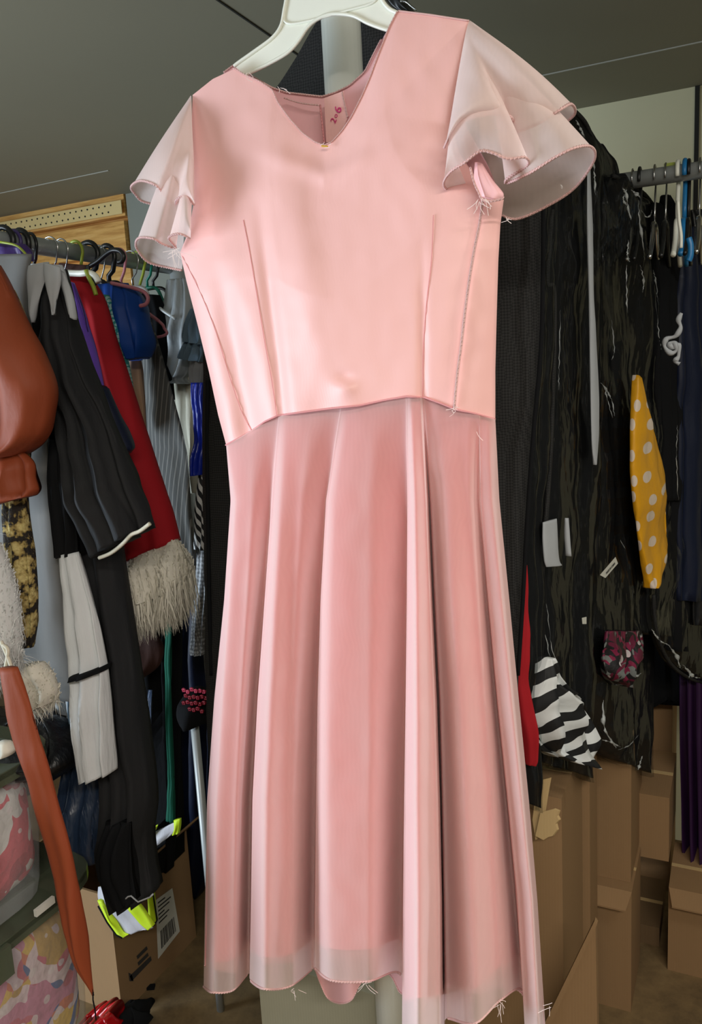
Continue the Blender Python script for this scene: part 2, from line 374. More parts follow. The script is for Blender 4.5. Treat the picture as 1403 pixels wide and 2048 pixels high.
# ---------------------------------------------------------------- dress
YD = 0.90
D = thing('pink_dress', (at_y(690, 830, YD).x, YD, at_y(690, 2040, YD).z), 'long pink satin dress with sheer flutter sleeves on a white hanger', 'dress')
top = [(385, 190), (425, 158), (470, 137), (490, 150), (520, 163), (545, 180), (556, 205), (580, 238), (605, 266), (630, 284), (648, 291), (664, 284), (684, 262), (702, 235), (722, 196), (740, 155), (758, 105), (778, 55), (795, 22), (860, 30), (938, 42)]
bot = [(452, 890), (478, 876), (503, 862), (530, 843), (556, 831), (600, 825), (660, 817), (720, 811), (770, 800), (812, 793), (850, 795), (880, 806), (912, 819), (950, 827), (990, 838)]
lef = [(385, 190), (383, 250), (386, 330), (388, 400), (378, 460), (360, 505), (372, 560), (395, 650), (418, 745), (436, 830), (452, 890)]
rig = [(938, 42), (925, 110), (910, 180), (900, 250), (920, 310), (955, 360), (1007, 398), (1000, 450), (996, 520), (993, 620), (990, 740), (990, 838)]
def bd(px, py, s, t):
    e = math.sin(math.pi*min(max(s, 0), 1)); b = .035*(e**.5)*min(1, .35+t*1.1)
    b += .002*math.sin(px*.055+1)*math.exp(-((py-830)/50.)**2)+.004*nz((px*.007, py*.004, 0), 1)+.0008*nz((px*.03, py*.02, 5), 1)
    b += .006*math.exp(-((px-(560+(py-300)*.18))/40.)**2)*math.sin(min(1, max(0, (py-200)/600))*math.pi)
    b -= .006*math.exp(-((px-525-(py-480)*.12)/14.)**2)*(py > 380)*min(1, (py-380)/200.)
    b -= .004*math.exp(-((px-845)/10.)**2)*(py > 450)*min(1, (py-450)/200.) if py > 450 else 0
    b += .006*math.exp(-((px-690)/22.)**2-((py-775)/22.)**2)-.005*math.exp(-((px-690)/18.)**2-((py-755)/12.)**2)
    b -= .012*math.exp(-((px-430-(py-480)*.18)/26.)**2)*min(1, max(0, (py-520)/200.))
    # soft drape under the V
    b += .005*math.exp(-((py-350-abs(px-648)*-.35)/22.)**2)*math.exp(-((px-648)/120.)**2)
    return at_y(px, py, YD-b)
v, f = coons(top, bot, lef, rig, 150, 130, bd)
bf = tag(link('bodice_front', v, f, M['satin'], D), 'pink satin front with a V neckline')
NU, NV = 150, 130
topw = [v[i]+Vector((0, -.001, 0)) for i in range(NU)]; botw = [v[(NV-1)*NU+i]+Vector((0, -.001, 0)) for i in range(NU)]
def stitched(path, r, name, mat, parent, step=.0035, amp=.5):
    """overlocked edge: a cord wound with thread loops"""
    P = [Vector(p) for p in path]; L = [0]
    for a, b in zip(P, P[1:]): L.append(L[-1]+(b-a).length)
    n_ = max(4, min(900, int(L[-1]/step*3))); out = []
    X = np.array([[p.x, p.y, p.z] for p in P]); k = np.linspace(0, L[-1], n_)
    Q = np.stack([np.interp(k, L, X[:, i]) for i in range(3)], 1)
    mb = MB().tube([Vector(q) for q in Q[::2]], r*.75, 6)
    for i in range(n_):
        a = i*2*math.pi/3.0; out.append(Vector(Q[i])+Vector((math.cos(a)*.4, -.8+.2*math.sin(a), math.sin(a)))*r*amp*1.6)
    mb.tube(out, r*.42, 4)
    return mb.build(name, mat, parent, True)
stitched(topw[int(NU*.15):int(NU*.75)], .0010, 'neckline_stitching', M['thread'], D)
sweep(topw[int(NU*.74):], .0008, 5).build('shoulder_seam', M['thread'], D)
sweep(botw, .0011, 6).build('waist_seam', M['thread_dk'], D, True)
for k, (px0, pts) in enumerate((('l', [(486, 440), (498, 500), (515, 600), (530, 690), (543, 760), (553, 830)]), ('s', [(363, 510), (398, 580), (430, 660), (458, 750), (482, 820), (503, 862)]), ('r', [(866, 430), (862, 520), (852, 610), (846, 700), (845, 795)]))):
    def near(px, py):     # bodice surface in front of this picture point
        r = ray(px, py).normalized(); best = max(range(0, len(v)), key=lambda i: (v[i]-CAM).normalized().dot(r)); return v[best]
    pl = []
    for p in cr(pts, 40):
        q = near(p[0], p[1]); pl.append(at_y(p[0], p[1], q.y-.0006))
    sweep(pl, .00042, 5).build('princess_seam', M['thread_dk'], D)
pl = []
for p in cr([(965, 398), (958, 450), (948, 500), (938, 560), (930, 620), (922, 690), (914, 750), (908, 818)], 60):
    q = near(p[0], p[1]); pl.append(at_y(p[0], p[1], q.y-.003))
stitched(pl, .0021, 'side_seam_allowance', M['thread'], D, .005)
# side / back panel and closed back of the bodice
def bk(px, py, s, t): return at_y(px, py, YD+.03*math.sin(math.pi*s)**.6+.008+.002*nz((px*.02, py*.02, 3), 1))
topb = [(387, 192), (430, 160), (470, 130), (500, 150), (545, 176), (575, 186), (610, 190), (645, 194), (672, 186), (700, 172), (730, 145), (755, 95), (792, 27), (860, 34), (936, 46)]
lefb = [(x+3, y) for x, y in lef]; lefb[0] = (387, 192); lefb[-1] = (455, 889)
rigb = [(936, 46), (925, 110), (930, 250), (975, 330), (1003, 398), (996, 450), (992, 520), (989, 620), (986, 740), (986, 836)]
botb = [(455, 889), (556, 834), (700, 815), (850, 799), (986, 836)]
vb, fb = coons(topb, botb, lefb, rigb, 90, 80, bk)
link('bodice_back', vb, fb, M['satin_in'], D)
tb = [vb[i]+Vector((0, -.002, 0)) for i in range(90)]
stitched(tb[10:62], .0013, 'back_neck_band', M['thread'], D)
bn = lambda px, py, o=.004: at_y(px, py, YD+.026-o)
stitched([bn(*p) for p in cr([(568, 196), (600, 206), (640, 211)], 20)], .0011, 'back_facing_edge', M['thread'], D)
stitched([bn(*p) for p in cr([(640, 210), (643, 240), (648, 287)], 20)], .0017, 'centre_back_seam', M['thread_dk'], D)
fl = MB().extrude([bn(*p, .006) for p in ((648, 196), (686, 182), (690, 205), (696, 232), (684, 262), (662, 286), (652, 284), (650, 240))], Vector((0, .0012, 0)))
fo = tag(fl.build('facing_flap', M['satin'], D), 'pale pink facing flap inked with a size number')
stitched([bn(*p, .0075) for p in cr([(684, 184), (690, 212), (696, 236)], 20)], .0014, 'flap_stitching', M['thread'], fo)
def text(s, size, loc, xdir, ydir, name, mat, parent, bold=0.0):
    c = bpy.data.curves.new('t', 'FONT'); c.body = s; c.size = size; c.extrude = .0002; c.offset = bold; c.align_x = 'CENTER'; c.align_y = 'CENTER'
    to = bpy.data.objects.new('t', c); COL.objects.link(to); bpy.context.view_layer.update()
    me = bpy.data.meshes.new_from_object(to.evaluated_get(bpy.context.evaluated_depsgraph_get()))
    X = xdir.normalized(); Z = X.cross(ydir).normalized(); Y = Z.cross(X); R = Matrix((X, Y, Z)).transposed()
    vs = [R@vv.co+Vector(loc) for vv in me.vertices]; fs = [tuple(p.vertices) for p in me.polygons]
    bpy.data.objects.remove(to); return link(name, vs, fs, mat, parent, False)
for s_, sz, p in (('2', .011, (667, 241)), ('o', .008, (671, 231)), ('6', .014, (676, 219))):
    a = bn(*p, .0076); xd = bn(680, 212, .0076)-bn(664, 248, .0076); text(s_, sz, a, xd, Vector((-xd.z, 0, xd.x)), 'ink_mark', M['marker'], fo)
MB().tube([bd(643, 292, .5, .2), bd(655, 293, .5, .2)], .0012, 5).build('yellow_stitch', M['yellow_thread'], D)
# skirt
K = [([(452, 890), (461, 1000), (448, 1200), (428, 1400), (414, 1600), (410, 1800), (407, 1972)], -.03), ([(458, 888), (473, 1000), (460, 1200), (446, 1400), (434, 1600), (430, 1800), (426, 1984)], .012),
 ([(500, 862), (502, 1000), (492, 1200), (480, 1400), (470, 1600), (466, 1800), (466, 1980)], .004), ([(553, 832), (539, 1000), (525, 1200), (511, 1400), (501, 1600), (498, 1800), (496, 1948)], -.035),
 ([(558, 830), (545, 1000), (531, 1200), (517, 1400), (507, 1600), (504, 1800), (501, 1960)], .0), ([(575, 828), (562, 1000), (550, 1200), (540, 1400), (532, 1600), (530, 1800), (530, 1977)], .03),
 ([(620, 822), (600, 1000), (590, 1200), (582, 1400), (578, 1600), (578, 1800), (580, 1972)], .012), ([(676, 817), (648, 1000), (638, 1200), (632, 1400), (628, 1600), (626, 1800), (625, 1938)], -.035),
 ([(682, 816), (653, 1000), (642, 1200), (636, 1400), (633, 1600), (631, 1800), (630, 1936)], -.002), ([(700, 814), (672, 1000), (664, 1200), (660, 1400), (658, 1600), (660, 1800), (664, 1960)], .018),
 ([(745, 806), (735, 1000), (735, 1200), (735, 1400), (735, 1600), (735, 1800), (735, 1962)], .012), ([(806, 794), (809, 1000), (808, 1200), (806, 1400), (803, 1600), (801, 1800), (801, 1948)], -.035),
 ([(812, 793), (815, 1000), (814, 1200), (812, 1400), (809, 1600), (807, 1800), (805, 2060)], .0), ([(822, 792), (830, 1000), (833, 1200), (834, 1400), (834, 1600), (836, 1800), (836, 2066)], .04),
 ([(838, 793), (850, 1000), (858, 1200), (866, 1400), (872, 1600), (876, 1800), (878, 2060)], .02), ([(845, 794), (858, 1000), (866, 1200), (876, 1400), (882, 1600), (886, 1800), (888, 2056)], -.045),
 ([(852, 796), (864, 1000), (873, 1200), (883, 1400), (888, 1600), (892, 1800), (895, 2036)], -.012), ([(880, 806), (895, 1000), (905, 1200), (920, 1400), (930, 1600), (940, 1800), (950, 2046)], .02),
 ([(930, 825), (935, 1000), (950, 1200), (965, 1400), (980, 1600), (990, 1800), (1000, 2000)], .002), ([(955, 830), (955, 1000), (972, 1200), (990, 1400), (1010, 1600), (1028, 1800), (1044, 1980)], -.03),
 ([(960, 832), (962, 1000), (979, 1200), (997, 1400), (1017, 1600), (1036, 1800), (1051, 2075)], .0), ([(975, 835), (982, 1000), (1002, 1200), (1022, 1400), (1042, 1600), (1062, 1800), (1078, 2082)], .014),
 ([(990, 838), (998, 1000), (1018, 1200), (1037, 1400), (1057, 1600), (1074, 1800), (1092, 2085)], -.03)]
def skirt(nu, nv, sh, frac, seed=0, hem=None):
    cols = []
    KP = [(p, d) for p, d in K]
    wts = []
    for j in range(nv):
        t = j/(nv-1)*frac
        kp = [interp(p, t, 1) for p, d in KP]; kd = [d for p, d in KP]
        # piecewise: x by arclength of knots index, smooth depth
        idx = np.linspace(0, len(KP)-1, nu); q_ = np.array(cr([tuple(a) for a in kp], nu)); xs = q_[:, 0]; ys = q_[:, 1]
        fr = idx-np.floor(idx); i0 = np.minimum(np.floor(idx).astype(int), len(KP)-2); fr = idx-i0; sm = fr*fr*(3-2*fr)
        dd = np.array(kd)[i0]*(1-sm)+np.array(kd)[i0+1]*sm
        g = (t/frac)**.75 if frac == 1 else t**.75
        row = []
        for i in range(nu):
            s = i/(nu-1); base = .030*math.sin(math.pi*s)**.5+.02*t
            o = base+dd[i]*g*1.9+.003*nz((xs[i]*.012, ys[i]*.004, seed), 1)+.0012*nz((xs[i]*.03, ys[i]*.02, seed+3), 1)-sh
            row.append(at_y(xs[i], ys[i], YD-o))
        cols.append(row)
    v_ = [p for r in cols for p in r]; f_ = [(j*nu+i, (j+1)*nu+i, (j+1)*nu+i+1, j*nu+i+1) for j in range(nv-1) for i in range(nu-1)]
    return v_, f_, cols
nuS = 22*12+1
vl, fl_, cl = skirt(nuS, 90, .010, .945, 4)
tag(link('skirt_lining', vl, fl_, M['skirt_lining'], D), 'opaque rose pink lining under the sheer layer')
vo, fo_, co = skirt(nuS, 110, .0, 1.0, 0)
so = tag(link('skirt_overlay', vo, fo_, M['overlay'], D), 'sheer pale pink outer skirt layer in deep folds')
hemp = co[-1]
for a, b in ((0, 3*12), (4*12, 7*12), (8*12, 11*12), (12*12, 15*12), (16*12, 19*12), (20*12, 22*12)):
    stitched([p+Vector((0, -.0006, 0)) for p in hemp[a:b+1]], .0016, 'hem_stitching', M['thread'], so, .004)
# back of the skirt
def skb(px, py, s, t): return at_y(px, py, YD+.05*math.sin(math.pi*s)**.6*(.4+t)+.02*t*math.sin(s*38+1)*math.sin(math.pi*s)+.012)
hb = [(409, 1930), (470, 1945), (540, 1925), (620, 1930), (640, 1965), (655, 1995), (680, 2006), (705, 1998), (722, 1965), (760, 1940), (785, 1955), (800, 1985), (830, 1990), (850, 1960), (900, 1975), (960, 1985), (1030, 1975), (1088, 2050)]
hb = [tuple(p) for p in cr(hb, 80)]; vb2, fb2 = coons([(456, 889), (556, 834), (700, 816), (850, 800), (986, 838)], hb, [(456, 889), (465, 1000), (450, 1200), (431, 1400), (417, 1600), (413, 1800), (409, 1930)], [(986, 838), (994, 1000), (1014, 1200), (1033, 1400), (1053, 1600), (1070, 1800), (1088, 2050)], 120, 60, skb)
sbk = link('skirt_back', vb2, fb2, M['skirt_back'], D)
stitched([vb2[59*120+i]+Vector((0, -.0008, 0)) for i in range(120)], .0012, 'hem_stitching', M['thread'], sbk, .004)
# flutter sleeves: ruled between the armhole and a waving hem
def ruffle(name, A, Hm, nu, nv, bulge, parent, label=None, mat='sleeve', trimr=.0018, sub=True):
    a = cr(A, nu); h = cr(Hm, nu); v_ = []; rows = []
    for j in range(nv):
        t = j/(nv-1); r = []
        for i in range(nu):
            p = a[i][:3]*(1-t)+h[i]*t; o = p[2]+bulge*math.sin(math.pi*t)*.6+.003*nz((p[0]*.02, p[1]*.02, 2), 1)
            r.append(at_y(p[0]+bulge*300*math.sin(math.pi*t)*a[i][3], p[1], YD-o))
        rows.append(r)
    v_ = [p for r in rows for p in r]; f_ = [(j*nu+i, (j+1)*nu+i, (j+1)*nu+i+1, j*nu+i+1) for j in range(nv-1) for i in range(nu-1)]
    o = link(name, v_, f_, M[mat], parent)
    if label: tag(o, label)
    stitched([p+Vector((0, -.0005, 0)) for p in rows[-1]], trimr, 'hem_stitching', M['thread'], o, .004)
    return o
# armhole (x, y, forward offset, side bulge)
AR = [(890, 292, .035, 0), (900, 240, .035, 0), (910, 180, .03, 0), (924, 100, .02, .3), (932, 60, .01, .6), (938, 42, 0, .8), (944, 46, -.01, .8), (950, 60, -.02, .5)]
ruffle('sleeve_ruffle', AR, [(888, 296, .04), (902, 268, .055), (928, 242, .06), (975, 229, .062), (1020, 233, .05), (1030, 258, .03), (1034, 264, .015), (1080, 246, .035), (1120, 220, .035), (1143, 209, .01), (1148, 230, -.03), (1110, 260, -.05)], 140, 30, .05, D, 'right upper tier of blush chiffon')
AR2 = [(903, 300, .028, 0), (900, 250, .028, 0), (910, 180, .022, 0), (924, 100, .012, .2), (932, 60, .005, .5), (938, 44, -.004, .8), (944, 50, -.014, .7), (950, 70, -.03, .5), (955, 150, -.04, .2), (960, 300, -.04, 0)]
ruffle('sleeve_ruffle', AR2, [(940, 388, -.02), (900, 382, .01), (887, 368, .035), (900, 345, .05), (930, 325, .06), (960, 303, .065), (985, 306, .065), (1015, 318, .06), (1050, 315, .05), (1054, 332, .03), (1014, 358, .01), (1016, 366, .0), (1060, 346, .03), (1110, 315, .04), (1150, 296, .035), (1182, 294, .01), (1188, 320, -.02), (1150, 375, -.045), (1095, 412, -.05), (1035, 438, -.05), (1002, 430, -.045)], 200, 30, .05, D, 'right lower tier of blush chiffon')
AL = [(388, 400, .03, 0), (388, 330, .03, 0), (384, 250, .02, 0), (383, 205, .01, -.1), (382, 192, 0, -.25), (380, 194, -.01, -.3), (378, 210, -.02, -.2)]
ruffle('sleeve_ruffle', AL, [(389, 410, .035), (372, 392, .05), (354, 400, .045), (350, 411, .02), (330, 391, .03), (312, 371, .045), (282, 362, .03), (263, 374, .0), (272, 390, -.02), (288, 404, -.03), (340, 415, -.03)], 110, 24, .035, D, 'left upper tier of blush chiffon')
AL2 = [(382, 440, .026, 0), (386, 330, .026, 0), (384, 250, .016, 0), (383, 207, .006, -.05), (382, 194, -.004, -.1), (380, 198, -.014, -.1), (378, 230, -.03, -.1), (376, 300, -.03, 0)]
ruffle('sleeve_ruffle', AL2, [(381, 477, .035), (359, 468, .045), (338, 476, .035), (352, 496, .01), (325, 488, .02), (308, 478, .035), (280, 476, .025), (272, 490, .0), (282, 510, -.015), (300, 526, -.03), (335, 535, -.035), (364, 541, -.03)], 120, 24, .035, D, 'left lower tier of blush chiffon')
# armhole facing poking out at the right
fp = PY(YD-.04)
loft('armhole_facing', [(950, 325, 965, 328), (948, 350, 985, 360), (950, 375, 1007, 388), (962, 394, 1000, 402)], fp, .006, M['satin_in'], D, 3, .2, 20, 16)
stitched([at_y(*p, YD-.05) for p in cr([(940, 335), (948, 365), (957, 385), (965, 400), (985, 402), (1008, 396)], 24)], .0016, 'armhole_stitching', M['thread'], D)
mb = MB()
for (x, y, n_, L) in ((962, 402, 9, 40), (352, 500, 14, 42), (500, 150, 3, 20), (560, 170, 3, 18), (735, 1966, 5, 25), (590, 1976, 4, 25), (1000, 2004, 8, 40), (1098, 2010, 3, 30), (910, 815, 6, 14), (960, 860, 1, 40), (655, 290, 3, 8), (1015, 440, 4, 16)):
    for k in range(n_):
        a = random.uniform(.2, 2.9); p0 = (x+random.uniform(-8, 8), y+random.uniform(-6, 6)); l = L*random.uniform(.4, 1)
        pts = [(p0[0], p0[1]), (p0[0]+math.cos(a)*l*.5+random.uniform(-4, 4), p0[1]+math.sin(a)*l*.5), (p0[0]+math.cos(a)*l+random.uniform(-6, 6), p0[1]+math.sin(a)*l)]
        mb.tube([at_y(q[0], q[1], YD-.062 if y < 1000 else YD-.07) for q in cr(pts, 6)], .00028, 3)
tag(mb.build('loose_threads', M['loose'], D), kind='stuff')
# hanger
hp = lambda x, y, o=0: at_y(x, y, YD+.006-o)
HG = thing('coat_hanger', (hp(660, 0).x, YD, hp(660, 60).z), 'white moulded plastic hanger holding the pink dress', 'hanger')
UPP = [(468, 132), (478, 124), (512, 100), (545, 75), (562, 50), (569, 15), (580, -30), (610, -62), (665, -75), (715, -66), (748, -40), (760, -8), (772, 12), (790, 24), (840, 40), (930, 62)]
LOW = [(925, 82), (840, 66), (790, 62), (768, 58), (735, 46), (704, 31), (664, 28), (635, 38), (614, 56), (595, 84), (574, 106), (540, 126), (514, 139), (490, 150)]
def plate(up, low, off, th, name, mat, par):
    U = cr(up, 60); Lw = cr(low[::-1], 60); v_ = []; f_ = []
    for k in range(60): v_ += [hp(*U[k], off), hp(*Lw[k], off), hp(*U[k], off-th), hp(*Lw[k], off-th)]
    for k in range(59):
        a = 4*k; b = a+4; f_ += [(a, a+1, b+1, b), (a+2, b+2, b+3, a+3), (a, b, b+2, a+2), (a+1, a+3, b+3, b+1)]
    f_ += [(0, 2, 3, 1), (4*59, 4*59+1, 4*59+3, 4*59+2)]
    return link(name, v_, f_, mat, par, False)
plate(UPP, LOW, .002, .005, 'body', M['white_plastic'], HG)
sweep([hp(*p, .003) for p in cr(UPP, 60)], .0022, 6).build('rim', M['white_plastic'], HG, True)
sweep([hp(*p, .003) for p in cr(LOW, 60)], .0022, 6).build('rim', M['white_plastic'], HG, True)
sweep([hp(*p, .003) for p in cr([(566, 30), (570, 44), (590, 47), (640, 36), (690, 22), (740, 8), (756, -6)], 30)], .0014, 6).build('rib', M['white_plastic'], HG, True)
hk = [Vector((hp(665, -75).x, YD+.008, hp(665, -75).z))]
c0 = Vector((hk[0].x, YD+.015, 2.118)); hook = [hk[0]+Vector((0, 0, -.01))]+[c0+Vector((math.cos(a)*.019, 0, math.sin(a)*.019+.001)) for a in np.linspace(-.6, math.pi+.3, 20)]
sweep(hook, .003, 8).build('hook', M['wire'], HG, True)
# ---------------------------------------------------------------- costumes: cloth materials
C = {}
def cl_(key, c, **k): C[key] = cloth(key+'_cloth', c, **k); return C[key]
cl_('rust', (142, 66, 36), rough=.6, scale=22, strength=.3, dist=.008); cl_('grey_bag', (112, 112, 110), rough=.7, scale=16, strength=.4)
cl_('pale_grey', (176, 180, 184), scale=30); cl_('white', (214, 218, 220), scale=22, rough=.6, stretch=(2, 2, .25), strength=.6, dist=.008)
cl_('cream', (206, 200, 180)); cl_('purple', (120, 84, 200), rough=.5); cl_('deep_purple', (64, 44, 104), rough=.4)
cl_('red', (166, 24, 34), rough=.85, scale=20, strength=.25); cl_('dark_red', (96, 18, 26)); cl_('orange', (200, 96, 50)); cl_('yellow', (200, 196, 70))
cl_('blue', (16, 66, 148), rough=.55, scale=20); cl_('royal', (20, 44, 160), rough=.3, scale=18, strength=.9, dist=.012, spec=.6); cl_('slate', (108, 132, 150), rough=.5)
cl_('blouse', (164, 172, 176), rough=.45, scale=18, strength=.7, dist=.01); cl_('ivory', (188, 186, 170)); cl_('beige', (178, 148, 122)); cl_('brown', (62, 38, 32)); cl_('green', (10, 84, 66))
cl_('navy', (18, 26, 48), rough=.5); cl_('blue_sheen', (44, 60, 84), rough=.35, scale=20, strength=.9, dist=.01, spec=.6); cl_('magenta', (110, 22, 60), rough=.4); cl_('teal_lt', (90, 176, 170))
cl_('purple_dark', (50, 24, 60), rough=.5)
C['fur'] = plain('white_fake_fur', (214, 210, 196), .9, 0, .2); C['fur2'] = plain('pale_grey_fake_fur', (206, 208, 206), .9, 0, .2)
C['pin'] = stripes('charcoal_pinstripe', (66, 68, 66), (112, 112, 108), 30, 'X', .88, rot=(0, -.16, 0))
C['bw'] = stripes('black_white_stripe', (20, 22, 26), (214, 216, 214), 24, 'X', .5, rot=(0, .35, 0))
C['bwz'] = stripes('bold_black_white_stripe', (16, 18, 20), (214, 218, 218), 9.0, 'Z', .45, rot=(.3, .5, .2), dist=5.0)
C['yellow_dot'] = dots('yellow_polka_dot', (222, 160, 22), (222, 206, 190), 20, .24)
C['teal_mesh'] = dots('teal_mesh', (52, 150, 146), (170, 214, 208), 130, .42, .6)
C['sparkle'] = dots('grey_sparkle', (96, 100, 104), (150, 154, 158), 110, .35, .4)
C['neon'] = plain('neon_yellow_tape', (196, 226, 20), .6); C['silver'] = cloth('pale_reflective_tape', (186, 184, 190), rough=.45)
C['blue_plastic'] = plain('blue_plastic', (34, 120, 180), .35); C['pink_plastic'] = plain('dusty_pink_plastic', (190, 120, 132), .4); C['clear'] = plain('translucent_pale_plastic', (190, 196, 196), .3)
C['purple_plastic'] = plain('purple_plastic', (66, 50, 110), .35); C['green_plastic'] = plain('teal_green_plastic', (10, 110, 90), .35); C['lime'] = plain('lime_plastic', (150, 165, 50), .4); C['aqua'] = plain('aqua_plastic', (130, 200, 190), .4)
C['paper'] = plain('white_label_paper', (206, 206, 196), .7); C['ink'] = plain('dark_print_ink', (50, 48, 46), .8); C['bead'] = plain('red_beads', (130, 20, 40), .25); C['beadp'] = plain('pink_beads', (190, 60, 90), .25)
C['red_foil'] = plain('shiny_red_satin', (190, 10, 24), .2, 0, .8)
def lofted(name, label, cat, rows, mp, th, mat, group=None, **k):
    return tag(loft(name, rows, mp, th, mat, None, **k), label, cat, group)
# ---------------------------------------------------------------- left rail, nearest first
o = thing('rust_blouse', at_y(40, 1015, .90), 'rust orange blouse with a puffed sleeve at the left edge, nearest on the rail', 'blouse')
loft('sleeve', [(-90, 500, -6, 535), (-90, 560, 18, 585), (-90, 640, 45, 650), (-90, 710, 76, 712), (-90, 770, 98, 772), (-90, 820, 92, 830), (-80, 870, 80, 868), (-60, 905, 55, 893), (-50, 925, 22, 912)], PY(.90), .05, C['rust'], o, folds=3, amp=.14, wr=.008)
loft('cuff', [(-60, 905, 40, 900), (-60, 930, 62, 925), (-60, 965, 66, 955), (-60, 1000, 72, 978), (-60, 1024, 66, 990)], PY(.915), .03, C['rust'], o, folds=4, amp=.3)
lofted('leopard_costume', 'leopard print fur costume hanging behind the rust blouse', 'costume', [(0, 575, 24, 580), (5, 630, 55, 650), (10, 700, 62, 715), (10, 850, 60, 850), (12, 1000, 50, 1010), (18, 1100, 64, 1100), (30, 1200, 69, 1200), (46, 1290, 64, 1295)], PY(.94), .02, M['leopard'], folds=3, wr=.01)
lofted('garment_cover', 'plain grey garment cover with a stitched seam behind the rust blouse', 'garment cover', [(-60, 512, 63, 508), (-60, 560, 58, 560), (-60, 640, 60, 640), (-60, 800, 85, 800), (-60, 950, 106, 950), (-60, 1110, 122, 1110), (-50, 1250, 145, 1250), (-30, 1340, 160, 1340), (0, 1350, 165, 1405)], PY(1.0), .02, C['grey_bag'], folds=2, amp=.1, wr=.004)
o = thing('black_costume', at_y(265, 1800, 1.06), 'long black costume with a grey collar and a cream-edged frilled cuff', 'costume')
loft('body', [(62, 548, 128, 538), (62, 600, 140, 590), (66, 680, 152, 670), (76, 780, 172, 780), (92, 900, 205, 900), (112, 1040, 225, 1040), (138, 1150, 240, 1150), (165, 1300, 262, 1300), (200, 1450, 280, 1450), (218, 1600, 298, 1600), (214, 1680, 292, 1680), (222, 1740, 296, 1735), (240, 1800, 306, 1788)], PY(1.06), .04, M['black'], o, folds=4, amp=.25, wr=.008)
loft('sleeve', [(96, 575, 122, 560), (96, 640, 144, 630), (98, 720, 168, 715), (112, 800, 200, 800), (130, 900, 236, 890), (148, 970, 262, 950), (152, 1010, 272, 975), (175, 1060, 288, 1010), (198, 1114, 300, 1050)], PY(1.0), .035, M['black'], o, folds=4, amp=.28, wr=.012, nu=60, nv=60)
sweep([at_y(x, y, .968) for x, y in cr([(198, 1116), (222, 1106), (245, 1088), (262, 1070), (280, 1062), (300, 1047)], 30)], .0032, 6).build('cuff_trim', C['cream'], o, True)
loft('collar_stand', [(60, 527, 124, 530), (58, 540, 130, 546), (62, 556, 134, 562)], PY(.99), .012, C['pale_grey'], o, folds=2, nv=10, nu=24)
for rows, yy in (([(58, 532, 98, 524), (56, 550, 96, 546), (56, 580, 84, 580), (60, 615, 74, 615), (65, 645, 68, 645)], .965), ([(86, 524, 120, 534), (88, 548, 122, 556), (92, 575, 118, 580), (98, 600, 112, 606), (104, 630, 107, 630)], .955), ([(112, 536, 128, 546), (118, 560, 140, 575), (130, 590, 148, 605), (142, 628, 152, 640)], .97)):
    tag(loft('collar', rows, PY(yy), .006, C['pale_grey'], o, folds=2, amp=.1, nv=16, nu=20), 'pale grey collar flap')
loft('ruffled_leg', [(215, 1640, 262, 1645), (212, 1690, 262, 1690), (228, 1750, 266, 1750), (242, 1808, 272, 1800)], PY(1.02), .03, M['black_soft'], o, folds=4, amp=.4)
sweep([at_y(x, y, 1.0) for x, y in ((242, 1806), (256, 1793), (262, 1792), (276, 1804), (300, 1794), (306, 1788))], .0016, 5).build('hem_edge', C['pale_grey'], o, True)
o = thing('striped_sleeve_costume', at_y(195, 1560, 1.02), 'black costume leg ending in a long white cuff with a thin black band', 'costume')
loft('upper', [(96, 880, 140, 880), (106, 960, 148, 960), (115, 1050, 153, 1045), (121, 1112, 156, 1108)], PY(.99), .02, M['black_soft'], o, folds=3, amp=.3)
loft('white_cuff', [(121, 1108, 156, 1104), (128, 1180, 174, 1170), (136, 1260, 192, 1240), (148, 1340, 208, 1330), (158, 1400, 213, 1400), (166, 1500, 219, 1490), (172, 1556, 223, 1545)], PY(.985), .022, C['white'], o, folds=3, amp=.35)
loft('band', [(152, 1344, 209, 1331), (153, 1354, 210, 1341)], PY(.982), .048, M['black_soft'], o, folds=3, amp=.05, nv=6)
lofted('white_cuff_costume', 'pale bluish white cuff hanging just left of the banded white cuff', 'costume', [(92, 1290, 130, 1290), (100, 1350, 150, 1350), (112, 1420, 162, 1420), (114, 1488, 150, 1490)], PY(1.09), .015, C['white'], folds=3, amp=.3)
lofted('blue_grey_costume', 'narrow strip of pale blue cloth behind the banded white cuff', 'costume', [(140, 1380, 152, 1380), (144, 1440, 160, 1440), (150, 1515, 168, 1520)], PY(1.06), .012, C['slate'], folds=2)
lofted('black_skirt', 'blue-black shiny gathered skirt below the white cuffs', 'skirt', [(150, 1500, 220, 1500), (142, 1580, 232, 1580), (140, 1640, 238, 1630), (150, 1680, 236, 1670), (180, 1700, 240, 1700)], PY(1.10), .05, C['blue_sheen'], folds=6, amp=.5, wr=.014)
lofted('purple_scalloped_costume', 'bright purple costume with a scalloped edge beside the black costume', 'costume', [(126, 560, 146, 566), (142, 610, 164, 618), (150, 650, 172, 650), (164, 700, 184, 690), (176, 740, 196, 740), (188, 790, 206, 785), (206, 825, 216, 822), (214, 850, 228, 842)], PY(1.13), .018, C['purple'], folds=3)
lofted('dark_sleeve_costume', 'dark sleeve with a red tie between the purple and red costumes', 'costume', [(200, 770, 214, 780), (214, 830, 236, 830), (226, 880, 262, 890), (240, 912, 256, 905)], PY(1.10), .02, C['navy'], folds=2)
o = thing('red_robe', at_y(300, 1260, 1.2), 'red robe with a deep shaggy white fur hem', 'robe')
loft('robe', [(118, 540, 172, 548), (130, 590, 202, 600), (150, 680, 226, 690), (180, 790, 262, 800), (210, 890, 292, 890), (230, 980, 320, 970), (240, 1050, 338, 1020), (238, 1130, 354, 1082)], PY(1.2), .045, C['red'], o, folds=2, amp=.12, wr=.005)
